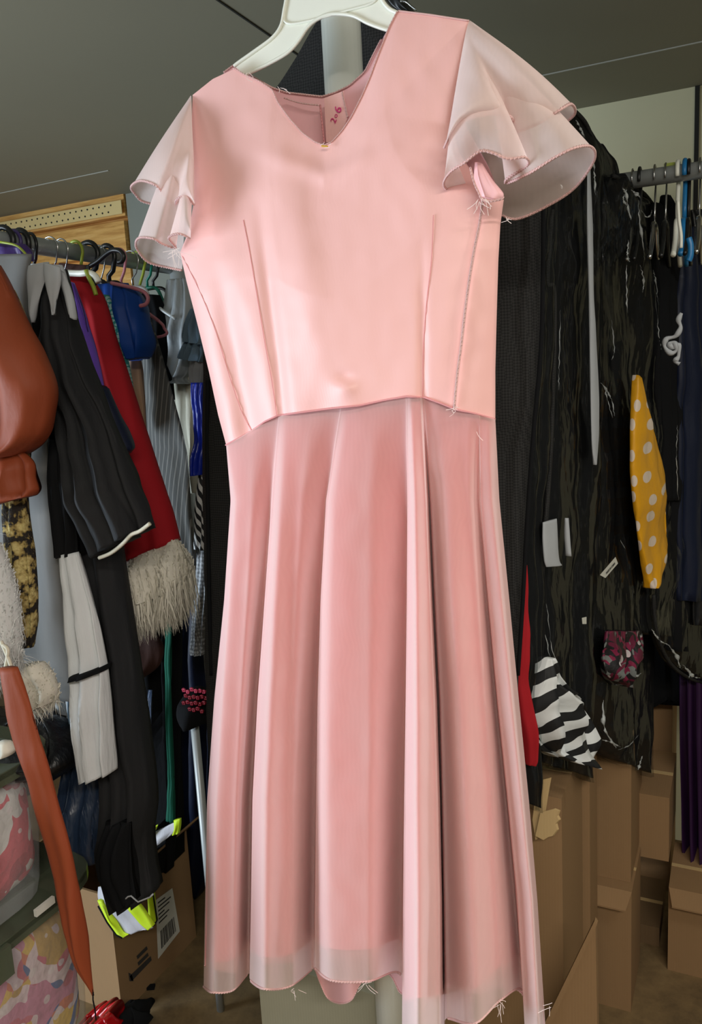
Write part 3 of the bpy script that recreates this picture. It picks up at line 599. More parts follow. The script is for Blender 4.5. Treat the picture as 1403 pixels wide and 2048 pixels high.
fh = loft('fur_hem', [(232, 1135, 352, 1078), (236, 1160, 364, 1110), (240, 1190, 372, 1150), (246, 1215, 366, 1175)], PY(1.19), .05, C['fur'], o, folds=3, amp=.2, wr=.012)
fur('fur_strands', surf_pt(fh), 6500, .075, C['fur'], fh, 1.25, .0016, .35, .5)
lofted('orange_costume', 'sliver of orange cloth between the red robe and the teal top', 'costume', [(176, 590, 196, 592), (190, 620, 204, 625), (200, 660, 212, 660)], PY(1.22), .012, C['orange'], folds=2)
lofted('teal_mesh_top', 'pale teal mesh top squeezed beside the blue shirt', 'top', [(200, 588, 216, 590), (208, 620, 228, 622), (216, 660, 240, 660), (228, 720, 252, 720), (240, 770, 260, 770), (256, 810, 264, 800)], PY(1.25), .016, C['teal_mesh'], folds=2)
lofted('beige_costume', 'beige costume hanging straight down under the blue shirt', 'costume', [(240, 680, 276, 680), (254, 740, 280, 740), (262, 800, 286, 800), (272, 870, 290, 865)], PY(1.33), .02, C['beige'], folds=3)
lofted('yellow_edged_costume', 'thin yellow and white edge of a costume beside the red robe', 'costume', [(250, 720, 256, 720), (262, 790, 268, 790), (275, 850, 281, 850), (287, 895, 293, 893)], PY(1.27), .008, C['yellow'], folds=1)
o = thing('blue_shirt', at_y(260, 722, 1.3), 'bright blue short puff sleeved shirt', 'shirt')
loft('body', [(196, 570, 255, 566), (210, 610, 262, 600), (228, 660, 268, 650), (248, 705, 272, 700)], PY(1.31), .03, C['blue'], o, folds=3)
loft('sleeve', [(225, 572, 262, 572), (228, 600, 282, 600), (236, 650, 292, 650), (250, 690, 297, 688), (262, 722, 291, 714)], PY(1.285), .035, C['blue'], o, folds=3, amp=.25, wr=.008)
lofted('pinstripe_jacket', 'charcoal pinstriped jacket with long sleeve', 'jacket', [(272, 620, 300, 640), (276, 690, 320, 700), (280, 780, 345, 790), (284, 860, 366, 870), (300, 940, 376, 930), (320, 1030, 382, 1030), (345, 1100, 388, 1120), (368, 1132, 390, 1134)], PY(1.38), .012, C['pin'], folds=2, amp=.08)
lofted('pinstripe_sleeve', 'lower pinstriped trouser leg under the pinstriped jacket', 'trousers', [(300, 900, 360, 900), (310, 980, 366, 980), (322, 1060, 372, 1060), (336, 1120, 372, 1120)], PY(1.42), .012, C['pin'], folds=3, amp=.2)
lofted('black_jacket', 'black jacket between the blue shirt and the pale blouse', 'jacket', [(262, 588, 318, 590), (270, 640, 332, 640), (280, 720, 336, 720), (300, 800, 345, 800)], PY(1.46), .03, M['black_soft'], folds=3)
o = thing('pale_blouse', at_y(360, 985, 1.52), 'pale blue-grey satin blouse with a gathered puff sleeve', 'blouse')
loft('sleeve', [(334, 560, 372, 556), (328, 610, 388, 610), (322, 670, 386, 680), (322, 725, 376, 740), (334, 752, 366, 758), (330, 762, 378, 768)], PY(1.49), .03, C['blouse'], o, folds=4, amp=.25, wr=.01)
loft('body', [(350, 560, 410, 560), (350, 700, 415, 700), (340, 770, 410, 770), (352, 850, 405, 850), (366, 930, 402, 930), (376, 985, 398, 985)], PY(1.55), .03, C['ivory'], o, folds=4, amp=.25)
o = thing('slate_ruffled_dress', at_y(390, 770, 1.44), 'slate blue dress with layered ruffled sleeve beside the pink dress', 'dress')
loft('sleeve', [(382, 620, 415, 610), (372, 650, 416, 650), (364, 672, 416, 680), (366, 682, 414, 690)], PY(1.44), .02, C['slate'], o, folds=4, amp=.3)
loft('ruffle', [(370, 676, 414, 684), (364, 700, 414, 706), (360, 716, 412, 724)], PY(1.45), .022, C['slate'], o, folds=5, amp=.3)
loft('cuff', [(384, 718, 412, 720), (382, 745, 412, 748), (386, 768, 408, 770)], PY(1.455), .016, C['pale_grey'], o, folds=3)
lofted('royal_blue_dress', 'shiny royal blue velvet costume sleeve behind the black bag', 'costume', [(388, 765, 416, 765), (390, 850, 418, 850), (386, 900, 416, 900), (388, 950, 412, 948)], PY(1.42), .02, C['royal'], folds=4, amp=.3, wr=.012)
lofted('striped_trousers', 'black and white striped trousers behind the black bag', 'trousers', [(396, 940, 420, 940), (392, 1020, 418, 1020), (386, 1096, 416, 1100)], PY(1.43), .015, C['bw'], folds=2)
lofted('sparkly_costume', 'grey sparkly costume hanging below the striped trousers', 'costume', [(392, 1094, 416, 1096), (390, 1200, 414, 1200), (384, 1294, 410, 1298), (390, 1306, 408, 1306)], PY(1.45), .016, C['sparkle'], folds=3)
# dark costumes deeper on the rail
lofted('black_gown', 'long dull black gown hanging in the shade behind the fur hem', 'gown', [(240, 980, 330, 980), (235, 1150, 350, 1150), (240, 1350, 350, 1350), (262, 1600, 350, 1600), (280, 1740, 340, 1740)], PY(1.5), .05, M['black_soft'], folds=5, amp=.4)
lofted('navy_coat', 'navy black coat hanging next to the black bag', 'coat', [(330, 1000, 420, 1000), (335, 1200, 425, 1200), (340, 1450, 430, 1450), (345, 1690, 430, 1690), (350, 1780, 400, 1790)], PY(1.74), .05, C['navy'], folds=5, amp=.4)
lofted('black_cloak', 'black cloak hanging at the far end of the left rail', 'cloak', [(200, 600, 440, 600), (200, 900, 450, 900), (210, 1300, 450, 1300), (230, 1600, 450, 1600), (260, 1790, 430, 1800)], PY(2.05), .05, M['black_soft'], folds=6, amp=.4)
lofted('brown_bag', 'dark brown cloth bag hanging under the white fur hem', 'bag', [(254, 1262, 300, 1255), (256, 1300, 324, 1290), (262, 1340, 318, 1330), (272, 1358, 290, 1354)], PY(1.33), .03, C['brown'], folds=2)
lofted('white_ribbon', 'short cream ribbon end hanging under the dark brown bag', 'ribbon', [(262, 1325, 272, 1325), (267, 1360, 281, 1358), (270, 1398, 280, 1396)], PY(1.32), .003, C['cream'], folds=1, nv=10)
lofted('green_costume', 'narrow dark green cloth hanging among black costumes', 'costume', [(330, 1230, 344, 1230), (330, 1400, 342, 1400), (336, 1550, 348, 1550), (332, 1640, 350, 1645)], PY(1.44), .008, C['green'], folds=2)
lofted('blue_scarf', 'faint blue scarf end hanging between black costumes', 'scarf', [(296, 1380, 304, 1380), (286, 1450, 302, 1445), (280, 1500, 296, 1500), (278, 1560, 290, 1560)], PY(1.4), .006, C['blue_sheen'], folds=2)
lofted('black_trousers', 'black trouser leg reaching nearly to the floor beside the cardboard box', 'trousers', [(300, 1450, 345, 1450), (300, 1600, 350, 1600), (345, 1700, 402, 1690), (370, 1750, 410, 1750), (384, 1840, 396, 1838)], PY(1.9), .03, M['black_soft'], folds=4, amp=.3)
# beads, pole, bracket
o = thing('beaded_hat', at_y(392, 1420, 1.4), 'dark beaded hat with rows of red beads', 'hat')
loft('crown', [(378, 1378, 406, 1378), (366, 1400, 420, 1400), (364, 1425, 422, 1425), (372, 1445, 416, 1445)], PY(1.42), .04, M['black_soft'], o, folds=1)
for k in range(26):
    mb = MB(); a = k % 7; b = k//7; c = at_y(369+a*8+(b % 2)*4, 1380+b*13+random.uniform(-3, 3), 1.372+abs(a-3)*.004)
    for j in range(4): mb.tube([c+Vector((math.cos(j*1.57)*.004, -.002, math.sin(j*1.57)*.004)), c+Vector((math.cos(j*1.57+1.4)*.004, -.004, math.sin(j*1.57+1.4)*.004))], .0022, 6)
    mb.build('bead', C['beadp'] if b == 0 else C['bead'], o, True)
tag(MB().box(*(lambda a, b: (a.x, b.x, 1.44, 1.47, b.z, a.z))(at_y(392, 1414, 1.44), at_y(424, 1436, 1.44))).build('wooden_block', M['card_lt'], None), 'small pale wooden block under the beaded hat', 'block')
a = at_y(388, 1440, 1.43); tag(sweep([a, Vector((a.x, 1.43, 0))], .010, 12).build('metal_pole', M['steel'], None, True), 'thin grey metal pole standing in the shade left of the dress hem', 'pole')
# fluffy white fur pieces at the left edge
o = thing('white_fur_stole', at_y(20, 1360, .88), 'fluffy long haired white fur stole with a cream loop at the left edge', 'stole')
sb = loft('stole', [(-60, 1080, -6, 1090), (-60, 1150, 12, 1150), (-60, 1220, 26, 1210), (-60, 1280, 30, 1270), (-50, 1330, 26, 1320)], PY(.88), .035, C['fur2'], o, folds=2, wr=.01)
fur('fur_strands', surf_pt(sb), 7000, .055, C['fur2'], sb, .9, .0009, .7, .7)
sweep([at_y(x, y, .835) for x, y in cr([(2, 1282), (14, 1310), (22, 1335), (16, 1356), (8, 1352), (12, 1330), (16, 1300), (6, 1290)], 30)], .0030, 6).build('loop', C['cream'], o, True)
o = thing('white_fur_cuff', at_y(80, 1430, .93), 'short tufted white fur cuff above the long rust scarf', 'cuff')
sb = loft('cuff', [(36, 1332, 80, 1326), (42, 1360, 96, 1352), (52, 1390, 108, 1380), (60, 1412, 104, 1404)], PY(.93), .03, C['fur'], o, folds=2, wr=.01)
fur('fur_strands', surf_pt(sb), 1600, .032, C['fur'], sb, .8, .0010, .8)
lofted('black_hat', 'soft black pointed hat lying on the upper tub at the left edge', 'hat', [(-30, 1470, -10, 1560), (0, 1490, 0, 1566), (30, 1508, 30, 1566), (60, 1526, 64, 1560), (90, 1540, 90, 1552)], PY(.86), .03, M['black_shiny'], folds=1)
lofted('dark_costume_bundle', 'bundle of dark costumes lying on the upper tub', 'costume bundle', [(-40, 1420, 100, 1440), (-40, 1480, 150, 1490), (-40, 1540, 150, 1530), (-40, 1600, 60, 1590)], PY(1.02), .08, M['black_shiny'], folds=5, amp=.5, wr=.02)
sb = lofted('fur_tuft', 'small tuft of white fur lying by the black hat', 'fur trim', [(0, 1482, 18, 1484), (0, 1500, 26, 1500), (2, 1512, 22, 1510)], PY(.835), .012, C['fur'], folds=1, nv=12)
lofted('pointed_scarf', 'long rust orange scarf tapering to a point over the tubs', 'scarf', [(2, 1335, 34, 1335), (14, 1400, 56, 1400), (24, 1470, 76, 1470), (54, 1540, 96, 1540), (76, 1620, 116, 1620), (98, 1710, 138, 1700), (118, 1790, 152, 1780), (140, 1860, 164, 1855), (160, 1930, 174, 1926), (184, 1992, 187, 1992)], PY(.80), .014, C['rust'], folds=1, amp=.1)
tag(sweep([at_y(x, y, .80) for x, y in ((186, 1985), (186, 2000), (190, 2020), (192, 2040))], .0012, 5).build('cord', M['black_soft'], None, True), 'thin dark cord hanging from the tip of the long rust scarf', 'cord')
# ---------------------------------------------------------------- tubs
TX = -1.05
def tub(label, p_near, p_far, zt, hgt, tops, fabric, flabel):
    y0, y1 = p_near, p_far
    t = thing('storage_tub', (TX-.22, (y0+y1)/2, zt-hgt), label, 'storage tub')
    def shell(x0, x1, ya, yb, z0, z1, tp=.02, nm='body', mat=M['tub']):
        mb = MB(); n_ = 28; rings = []
        for z, k in ((z0, tp), (z0+.02, tp*.8), ((z0+z1)/2, tp*.4), (z1, 0)):
            r = []
            for i in range(n_):
                a = 2*math.pi*i/n_; cx, sy = math.copysign(abs(math.cos(a))**.3, math.cos(a)), math.copysign(abs(math.sin(a))**.3, math.sin(a))
                r.append(Vector(((x0+x1)/2+cx*((x1-x0)/2-k), (ya+yb)/2+sy*((yb-ya)/2-k), z)))
            rings.append(r)
        v_ = [p for r in rings for p in r]; f_ = [(j*n_+i, j*n_+(i+1) % n_, (j+1)*n_+(i+1) % n_, (j+1)*n_+i) for j in range(3) for i in range(n_)]
        f_ += [tuple(range(n_))[::-1], tuple(3*n_+i for i in range(n_))]
        return mb.add(v_, f_).build(nm, mat, t)
    shell(TX-.42, TX, y0, y1, zt-hgt, zt-.004)
    shell(TX-.435, TX+.014, y0-.012, y1+.012, zt-.006, zt+.016, .0, 'lid', M['tub_lid'])
    MB().box(TX-.36, TX-.06, y0+.04, y1-.04, zt+.012, zt+.024).build('lid_panel', M['tub_lid'], t)
    MB().box(TX+.010, TX+.024, (y0+y1)/2-.05, (y0+y1)/2+.05, zt-.04, zt+.012).build('latch', M['tub_lid'], t)
    mb = MB(); v_ = []; n_ = 40; m_ = 24      # crumpled contents
    cx0, cy0, cz0 = TX-.21, (y0+y1)/2, zt-hgt/2
    for j in range(m_+1):
        ph = -math.pi/2+math.pi*j/m_
        for i in range(n_):
            a = 2*math.pi*i/n_; q = lambda c: math.copysign(abs(c)**.32, c)
            p = Vector((q(math.cos(a))*q(math.cos(ph))*.194, q(math.sin(a))*q(math.cos(ph))*((y1-y0)/2-.016), q(math.sin(ph))*(hgt/2-.016)))
            p *= 1-.05*abs(nz(p, 14)); v_.append(p+Vector((cx0, cy0, cz0)))
    f_ = [(j*n_+i, j*n_+(i+1) % n_, (j+1)*n_+(i+1) % n_, (j+1)*n_+i) for j in range(m_) for i in range(n_)]
    tag(mb.add(v_, f_).build('folded_fabric', fabric, None, True), flabel, 'fabric', kind='stuff')
    return t
zl = at_x(120, 1800, TX).z
t = tub('clear storage tub with a smoky green lid, holding multicoloured fabric', at_x(0, 1870, TX).y-.32, at_x(196, 1745, TX).y, zl, zl*.52, None, M['bundle_low'], 'multicoloured patterned fabrics crammed in the lower tub')
t2 = tub('upper clear storage tub holding red and white fabric, by the long rust scarf', at_x(0, 1870, TX).y-.30, at_x(136, 1700, TX).y, zl+.27, .25, None, M['bundle_up'], 'red and white fabrics crammed in the upper tub')
zb = zl-zl*.52
tag(MB().box(TX-.42, TX-.01, at_x(0, 1870, TX).y-.3, at_x(190, 1745, TX).y-.01, 0, zb-.003).build('cardboard_box', M['card_in'], None), 'plain dark cardboard box under the lower storage tub', 'box')
tag(MB().box(*(lambda a: (a.x-.003, a.x+.003, a.y-.02, a.y+.02, a.z-.012, a.z))(at_x(88, 1806, TX+.028))).build('white_tag', C['paper'], None), 'small white paper tag on the lower tub lid latch', 'tag')
# ---------------------------------------------------------------- printed carton with the vest
BX, BY0, BY1, BZ = -1.36, 1.32, 1.63, .33
o = thing('cardboard_box', (BX-.17, 1.475, 0), 'open cardboard box with printed arrows and a shipping label', 'box')
MB().box(BX-.354, BX-.006, BY0, BY0+.006, .0, BZ).box(BX-.354, BX-.006, BY1-.006, BY1, 0, BZ).box(BX-.006, BX, BY0, BY1, 0, BZ).box(BX-.36, BX-.354, BY0, BY1, 0, BZ).box(BX-.354, BX-.006, BY0+.006, BY1-.006, 0, .006).build('carton', M['card'], o)
fl = MB().add([(BX, BY0, BZ), (BX, BY1, BZ), (BX+.05, BY1, BZ+.05), (BX+.05, BY0+.02, BZ+.05), (BX-.004, BY0, BZ), (BX-.004, BY1, BZ), (BX+.046, BY1, BZ+.053), (BX+.046, BY0+.02, BZ+.053)], [(0, 1, 2, 3), (7, 6, 5, 4), (0, 3, 7, 4), (1, 5, 6, 2), (3, 2, 6, 7)])
fl.build('flap', M['card'], o)
bx = lambda px, py, e=.0015: at_x(px, py, BX)+Vector((e, 0, 0))
lab = [bx(*p) for p in ((310, 1800), (343, 1776), (358, 1862), (315, 1917))]
lo = MB().extrude(lab, Vector((.001, 0, 0))).build('shipping_label', C['paper'], o)
def lerp2(q, u, w): return (q[0]*(1-u)+q[1]*u)*(1-w)+(q[3]*(1-u)+q[2]*u)*w
mb = MB()
def lab_rect(q, u0, u1, w0, w1, e=.0012): mb.extrude([lerp2(q, u, w)+Vector((e, 0, 0)) for u, w in ((u0, w0), (u1, w0), (u1, w1), (u0, w1))], Vector((.0004, 0, 0)))
for k in range(6): lab_rect(lab, .1, .1+random.uniform(.3, .8), .06+k*.07, .085+k*.07)
u = .15
while u < .85:
    w_ = random.choice((.015, .03, .045)); lab_rect(lab, u, u+w_, .58, .9); u += w_+random.choice((.02, .035))
mb.build('label_print', C['ink'], lo)
mb = MB()      # printed corner marks and bars
for q in (((256, 1945), (262, 1948), (266, 1962), (258, 1962)), ((258, 1952), (300, 1912), (302, 1920), (262, 1962)), ((274, 1925), (294, 1905), (296, 1911), (276, 1931)), ((272, 1912), (292, 1892), (294, 1898), (274, 1918))):
    mb.extrude([bx(*p) for p in q], Vector((.0006, 0, 0)))
mb.build('printed_marks', C['ink'], o)
o = thing('safety_vest', at_y(290, 1870, 1.28), 'neon yellow and silver vest draped over the open cardboard box', 'vest')
vy = PY(1.28)
def strap(name, rows, mp, th, m, **k): return loft(name, rows, mp, th, m, o, nv=24, nu=24, **k)
strap('panel', [(296, 1672, 352, 1642), (293, 1690, 356, 1655), (292, 1700, 340, 1672), (290, 1712, 315, 1690)], PY(1.42), .012, C['silver'], folds=2, amp=.2)
strap('neon_edge', [(294, 1664, 316, 1648), (294, 1676, 314, 1654), (296, 1688, 306, 1668)], PY(1.405), .008, C['neon'], folds=1)
strap('neon_edge', [(348, 1640, 362, 1636), (350, 1655, 361, 1652), (346, 1668, 358, 1666)], PY(1.40), .008, C['neon'], folds=1)
strap('neon_edge', [(286, 1700, 302, 1694), (290, 1740, 304, 1735), (296, 1780, 308, 1776), (300, 1830, 312, 1826), (306, 1848, 314, 1840)], PY(1.36), .008, C['neon'], folds=1)
strap('neon_edge', [(198, 1750, 222, 1745), (200, 1765, 228, 1762), (205, 1778, 236, 1775)], PY(1.285), .008, C['neon'], folds=1)
strap('silver_band', [(196, 1774, 232, 1770), (200, 1800, 256, 1800), (225, 1835, 280, 1825), (240, 1862, 306, 1856)], PY(1.28), .012, C['silver'], folds=2, amp=.2)
strap('neon_edge', [(196, 1800, 206, 1800), (212, 1832, 228, 1832), (228, 1862, 246, 1862), (244, 1872, 258, 1868)], PY(1.265), .008, C['neon'], folds=1)
strap('neon_edge', [(250, 1798, 268, 1796), (262, 1820, 284, 1812), (280, 1845, 300, 1836), (298, 1858, 308, 1850)], PY(1.26), .008, C['neon'], folds=1)
sweep([vy(x, y, .03) for x, y in ((196, 1812), (214, 1845), (232, 1870), (244, 1876))], .002, 5).build('piping', M['black_soft'], o, True)
sweep([vy(x, y, -.05) for x, y in ((302, 1760), (308, 1800), (314, 1840), (309, 1850), (302, 1842))], .002, 5).build('piping', M['black_soft'], o, True)
lofted('red_satin_bow', 'shiny red satin bundle on the floor by the lower tub', 'fabric', [(168, 2046, 176, 2050), (172, 2030, 210, 2032), (178, 2044, 226, 2048), (170, 2062, 230, 2062)], PY(1.2), .04, C['red_foil'], folds=4, amp=.6, wr=.02)
lofted('black_cloth_heap', 'small heap of black cloth on the floor under the cardboard box', 'cloth', [(238, 2016, 262, 2016), (230, 2035, 278, 2036), (222, 2060, 286, 2060)], PY(1.26), .05, M['black_soft'], folds=3, amp=.4, wr=.02)
tag(MB().box(*(lambda a: (a.x-.01, a.x+.01, a.y-.008, a.y+.008, 0, .006))(at_z(302, 1976, 0)), rot=.5).build('debris_chip', M['black_soft'], None), 'tiny black scrap on the floor right of the cardboard box', 'scrap')
# ---------------------------------------------------------------- hangers on the left rail
def rail_hanger(label, y, mat, wire=False, arms=(.2, .2), rot=0.0, drop=.075, r=.0035, group='hangers on the left rail', rail=(LX, None), zr=None, axis=0, rr_=.0165, bar=None):
    """axis 0: arms along x on the left rail; axis 1: arms along y on the right rail"""
    z0 = zr if zr is not None else LZ; cx, cy = rail[0], y
    R = rr_+r+.0012
    E = (lambda a, b, c: Vector((cx+a*math.cos(rot), cy+a*math.sin(rot)+b, z0+c))) if axis == 0 else (lambda a, b, c: Vector((rail[0]+b, rail[1]+a, z0+c)))
    base = E(0, 0, -.3); t = thing('coat_hanger', base, label, 'hanger', group)
    hk = [E(math.cos(a)*R, 0, math.sin(a)*R) for a in np.linspace(math.pi+.4, -.5, 18)]+[E(R*.6, 0, -R-.006), E(0, 0, -drop*.7), E(0, 0, -drop)]
    sweep(hk, r*(.5 if wire else 1), 8).build('hook', M['wire'] if wire else mat, t, True)
    arm = [E(-arms[0], 0, -drop-.075), E(-arms[0]*.5, 0, -drop-.04), E(-.03, 0, -drop-.006), E(0, 0, -drop), E(.03, 0, -drop-.006), E(arms[1]*.5, 0, -drop-.04), E(arms[1], 0, -drop-.075)]
    sweep(cr(arm, 30), r*1.2, 8).build('arms', mat, t, True)
    if bar: sweep(cr([E(arms[1], 0, -drop-.075), E(arms[1]+.014, 0, -drop-.09), E(arms[1], 0, -drop-.108), E(-arms[0], 0, -drop-.108)], 24), r, 8).build('bar', mat, t, True)
    return t
ys = [at_x(x, 500, LX).y for x in (8, 28, 42, 62, 100, 122, 150, 176, 196, 212, 236, 258, 272, 288, 300)]
info = [('broad black hanger hook nearest the left edge', 'black_plastic'), ('purple hanger on the left rail at the edge', 'purple_plastic'), ('second broad black hanger hook above the grey cover', 'black_plastic'), ('black hanger holding the black costume', 'black_plastic'),
        ('thin wire hook above the pale collar', 'wire'), ('thin wire hook above the purple costume', 'wire'), ('lime topped hanger above the red robe', 'lime'), ('thick black hanger just left of the tilted hook', 'black_plastic'), ('pale plastic hanger over the teal top', 'clear'), ('large black hanger above the blue shirt', 'black_plastic'),
        ('dusty pink hanger above the pinstripes', 'pink_plastic'), ('clear hanger near the far end of the left rail', 'clear'), ('lime hanger near the far end of the left rail', 'lime'), ('teal green hanger near the rail post', 'green_plastic'), ('black hanger closest to the rail post', 'black_plastic')]
for y, (lb, mk) in zip(ys, info):
    mt = M.get(mk) or C.get(mk); big = 'broad' in lb or 'large' in lb or 'thick' in lb
    rail_hanger(lb, y, mt, mk == 'wire' or mk == 'clear', (.11, .10), random.uniform(-.25, .2), random.uniform(.05, .075) if not big else .055, .0055 if big else .0032, bar=(mk in ('pink_plastic',)))
# the big loose black hanger tilted across the rail
o = thing('coat_hanger', at_y(215, 530, 1.2), 'black hanger lying tilted across the left rail with its open hook to the right', 'hanger')
sweep([at_y(x, y, 1.19) for x, y in cr([(180, 532), (196, 522), (212, 508), (226, 500), (240, 502), (247, 512), (244, 522), (236, 524)], 30)], .0045, 10).build('hook', M['black_plastic'], o, True)
sweep([at_y(x, y, 1.19) for x, y in cr([(176, 530), (178, 550), (190, 570)], 12)], .004, 8).build('arms', M['black_plastic'], o, True)
o = thing('coat_hanger', at_y(270, 590, 1.27), 'dusty pink tubular hanger end curving out beside the blue shirt', 'hanger')
sweep([at_y(x, y, 1.26) for x, y in cr([(222, 566), (245, 571), (270, 577), (288, 584), (296, 596), (292, 608), (280, 612)], 30)], .0038, 10).build('arm', C['pink_plastic'], o, True)
o = thing('coat_hanger', at_y(180, 560, 1.2), 'white hanger shoulder with lime tape between the red robe and black hanger', 'hanger')
sweep([at_y(x, y, 1.16) for x, y in cr([(136, 546), (160, 547), (176, 546), (190, 552), (197, 564)], 20)], .006, 10).build('arm', M['white_plastic'], o, True)
sweep([at_y(x, y, 1.155) for x, y in cr([(172, 540), (178, 556), (186, 572), (192, 590)], 20)], .004, 8).build('tape', C['lime'], o, True)
lofted('rust_strap', 'rust coloured fabric under the rail beside the lime tape', 'fabric', [(120, 526, 172, 530), (120, 540, 176, 545), (130, 546, 170, 548)], PY(1.26), .01, C['brown'], folds=1, nv=12)
lofted('purple_garment', 'deep purple garment peeking over the grey cover', 'garment', [(-20, 482, 50, 488), (-20, 500, 62, 504), (-20, 520, 64, 522)], PY(1.08), .02, C['deep_purple'], folds=3)
sweep_ = tag(sweep([at_y(x, y, 1.05) for x, y in cr([(0, 484), (30, 490), (46, 502), (56, 516)], 12)], .0022, 6).build('yellow_strap', C['lime'], None, True), 'thin pale yellow strap over the purple garment', 'strap')
# ---------------------------------------------------------------- black bag behind the dress
o = thing('garment_bag', at_y(760, 1610, 1.17), 'wide black woven garment bag hanging directly behind the pink dress', 'garment bag')
loft('bag', [(640, 50, 760, 20), (590, 130, 850, 60), (560, 175, 960, 130), (500, 260, 1050, 240), (440, 400, 1086, 400), (418, 600, 1086, 560), (412, 760, 1082, 700), (412, 900, 1066, 880), (414, 1050, 1054, 1050), (416, 1200, 1046, 1200), (420, 1350, 1036, 1350), (424, 1500, 1030, 1500), (430, 1560, 1030, 1560)], PY(1.17), .035, M['nonwoven'], o, folds=2, amp=.06, nu=60, nv=70, wr=.005, sq=.6, grow=False)
sweep([at_y(x, y, 1.14) for x, y in cr([(1086, 400), (1085, 560), (1081, 700), (1065, 880), (1053, 1050), (1045, 1200), (1035, 1350)], 40)], .0035, 6).build('piping', M['black_soft'], o, True)
sweep([at_y(x, y, 1.14) for x, y in cr([(415, 760), (414, 900), (416, 1050), (418, 1200), (422, 1350)], 40)], .0035, 6).build('piping', M['black_soft'], o, True)
a = at_y(700, 30, 1.17); sweep([a, Vector((a.x, 1.17, 2.0)), Vector((a.x, 1.13, 2.1)), Vector((a.x, 1.0, 2.155)), Vector((a.x, .93, 2.145)), Vector((a.x, .90, 2.11))], .0025, 6).build('hook', M['wire'], o, True)
# ---------------------------------------------------------------- covered garments on the right
def bag(label, mp, rows, edge_r, inner, name='garment_bag', vin=True, th=.03):
    w = sum((mp(r[0], r[1])+mp(r[2], r[3]))/2 for r in rows[-1:][:1]) if False else (mp(rows[-1][0], rows[-1][1])+mp(rows[-1][2], rows[-1][3]))/2
    t = thing(name, w, label, 'garment bag', 'black garment bags with clear fronts')
    f2 = lambda x, y, o=0: mp(x, y, o); f2.n = mp.n
    sd = random.random()*50
    b = loft('bag', rows, f2, th, M['black_soft'], t, folds=2, amp=.16, wr=.008, nu=48, nv=70, seed=sd)
    if vin:
        f3 = lambda x, y, o=0: mp(x, y, .004); f3.n = mp.n
        rr2 = [(r[0]+3, r[1]+6, r[2]-5, r[3]+8) for r in rows]
        loft('clear_front', rr2, f3, th*1.22, M['vinyl'], t, folds=2, amp=.16, wr=.008, nu=64, nv=90, seed=sd)
    sweep([mp(x, y, th*.6) for x, y in cr(edge_r, 60)], .0042, 6).build('piping', M['nonwoven'], t, True)
    return t
m1 = PV(1020, 1.28, 1150, 1.42)
b1 = bag('clear-fronted black garment bag squeezed right beside the woven bag, cut low to a point', m1, [(1050, 340, 1110, 300), (1030, 420, 1118, 420), (1020, 600, 1108, 600), (1020, 900, 1096, 900), (1020, 1200, 1078, 1200), (1026, 1450, 1074, 1450), (1040, 1600, 1075, 1614)], [(1104, 420), (1094, 560), (1108, 600), (1100, 900), (1080, 1200), (1074, 1450), (1073, 1610)], None, th=.016)
m2 = PV(1040, 1.38, 1185, 1.62)
b2 = bag('clear-fronted garment bag with a striped costume inside, nearest the woven bag', m2, [(1090, 225, 1150, 228), (1085, 260, 1176, 262), (1085, 330, 1196, 330), (1080, 500, 1196, 500), (1076, 800, 1192, 800), (1062, 1100, 1188, 1100), (1056, 1350, 1180, 1350), (1056, 1480, 1178, 1500), (1058, 1515, 1180, 1555)], [(1148, 222), (1172, 250), (1186, 296), (1192, 400), (1194, 800), (1190, 1100), (1180, 1350), (1180, 1548)], None)
m3 = PV(1100, 1.46, 1235, 1.76)
b3 = bag('clear-fronted garment bag with a long grey strip and a loose paper tag', m3, [(1150, 286, 1196, 292), (1150, 320, 1222, 330), (1150, 400, 1232, 400), (1150, 600, 1248, 600), (1150, 900, 1262, 900), (1150, 1150, 1290, 1150), (1150, 1350, 1296, 1350), (1170, 1470, 1296, 1480), (1200, 1510, 1292, 1544)], [(1190, 282), (1216, 320), (1228, 380), (1240, 600), (1264, 900), (1288, 1150), (1298, 1350), (1292, 1540)], None)
m4 = PV(1180, 1.55, 1320, 1.9)
b4 = bag('shiny clear-fronted garment bag with a yellow polka dot costume inside', m4, [(1210, 350, 1240, 356), (1200, 390, 1285, 392), (1200, 430, 1310, 432), (1205, 600, 1322, 600), (1215, 800, 1340, 800), (1225, 1000, 1345, 1000), (1235, 1170, 1338, 1170), (1250, 1260, 1330, 1260)], [(1226, 352), (1262, 370), (1296, 398), (1310, 440), (1316, 600), (1336, 800), (1346, 1000), (1338, 1170)], None)
m5 = PV(1290, 1.72, 1420, 2.05)
b5 = bag('large clear-fronted garment bag bulging at its lower corner at the right edge', m5, [(1340, 640, 1440, 640), (1320, 800, 1450, 800), (1310, 1000, 1460, 1000), (1300, 1150, 1470, 1170), (1305, 1250, 1470, 1300), (1330, 1320, 1470, 1360), (1370, 1352, 1460, 1380)], [(1306, 1190), (1312, 1260), (1335, 1320), (1370, 1352), (1410, 1366), (1450, 1366)], None)
for (x, y, t_) in ((700, 30, 0),): pass
def inside(name, label, cat, rows, mp, off, th, mat, **k):
    f = lambda x, y, o=0: mp(x, y, off+o); f.n = mp.n
    return lofted(name, label, cat, rows, f, th, mat, **k)
inside('polka_dot_costume', 'yellow costume with white polka dots inside the shiny bag', 'costume', [(1268, 750, 1276, 760), (1264, 820, 1296, 830), (1262, 900, 1316, 900), (1263, 960, 1326, 960), (1272, 1040, 1330, 1040), (1282, 1110, 1330, 1110), (1290, 1155, 1316, 1160), (1294, 1176, 1304, 1174)], m4, .050, .012, C['yellow_dot'], folds=2, wr=.01)
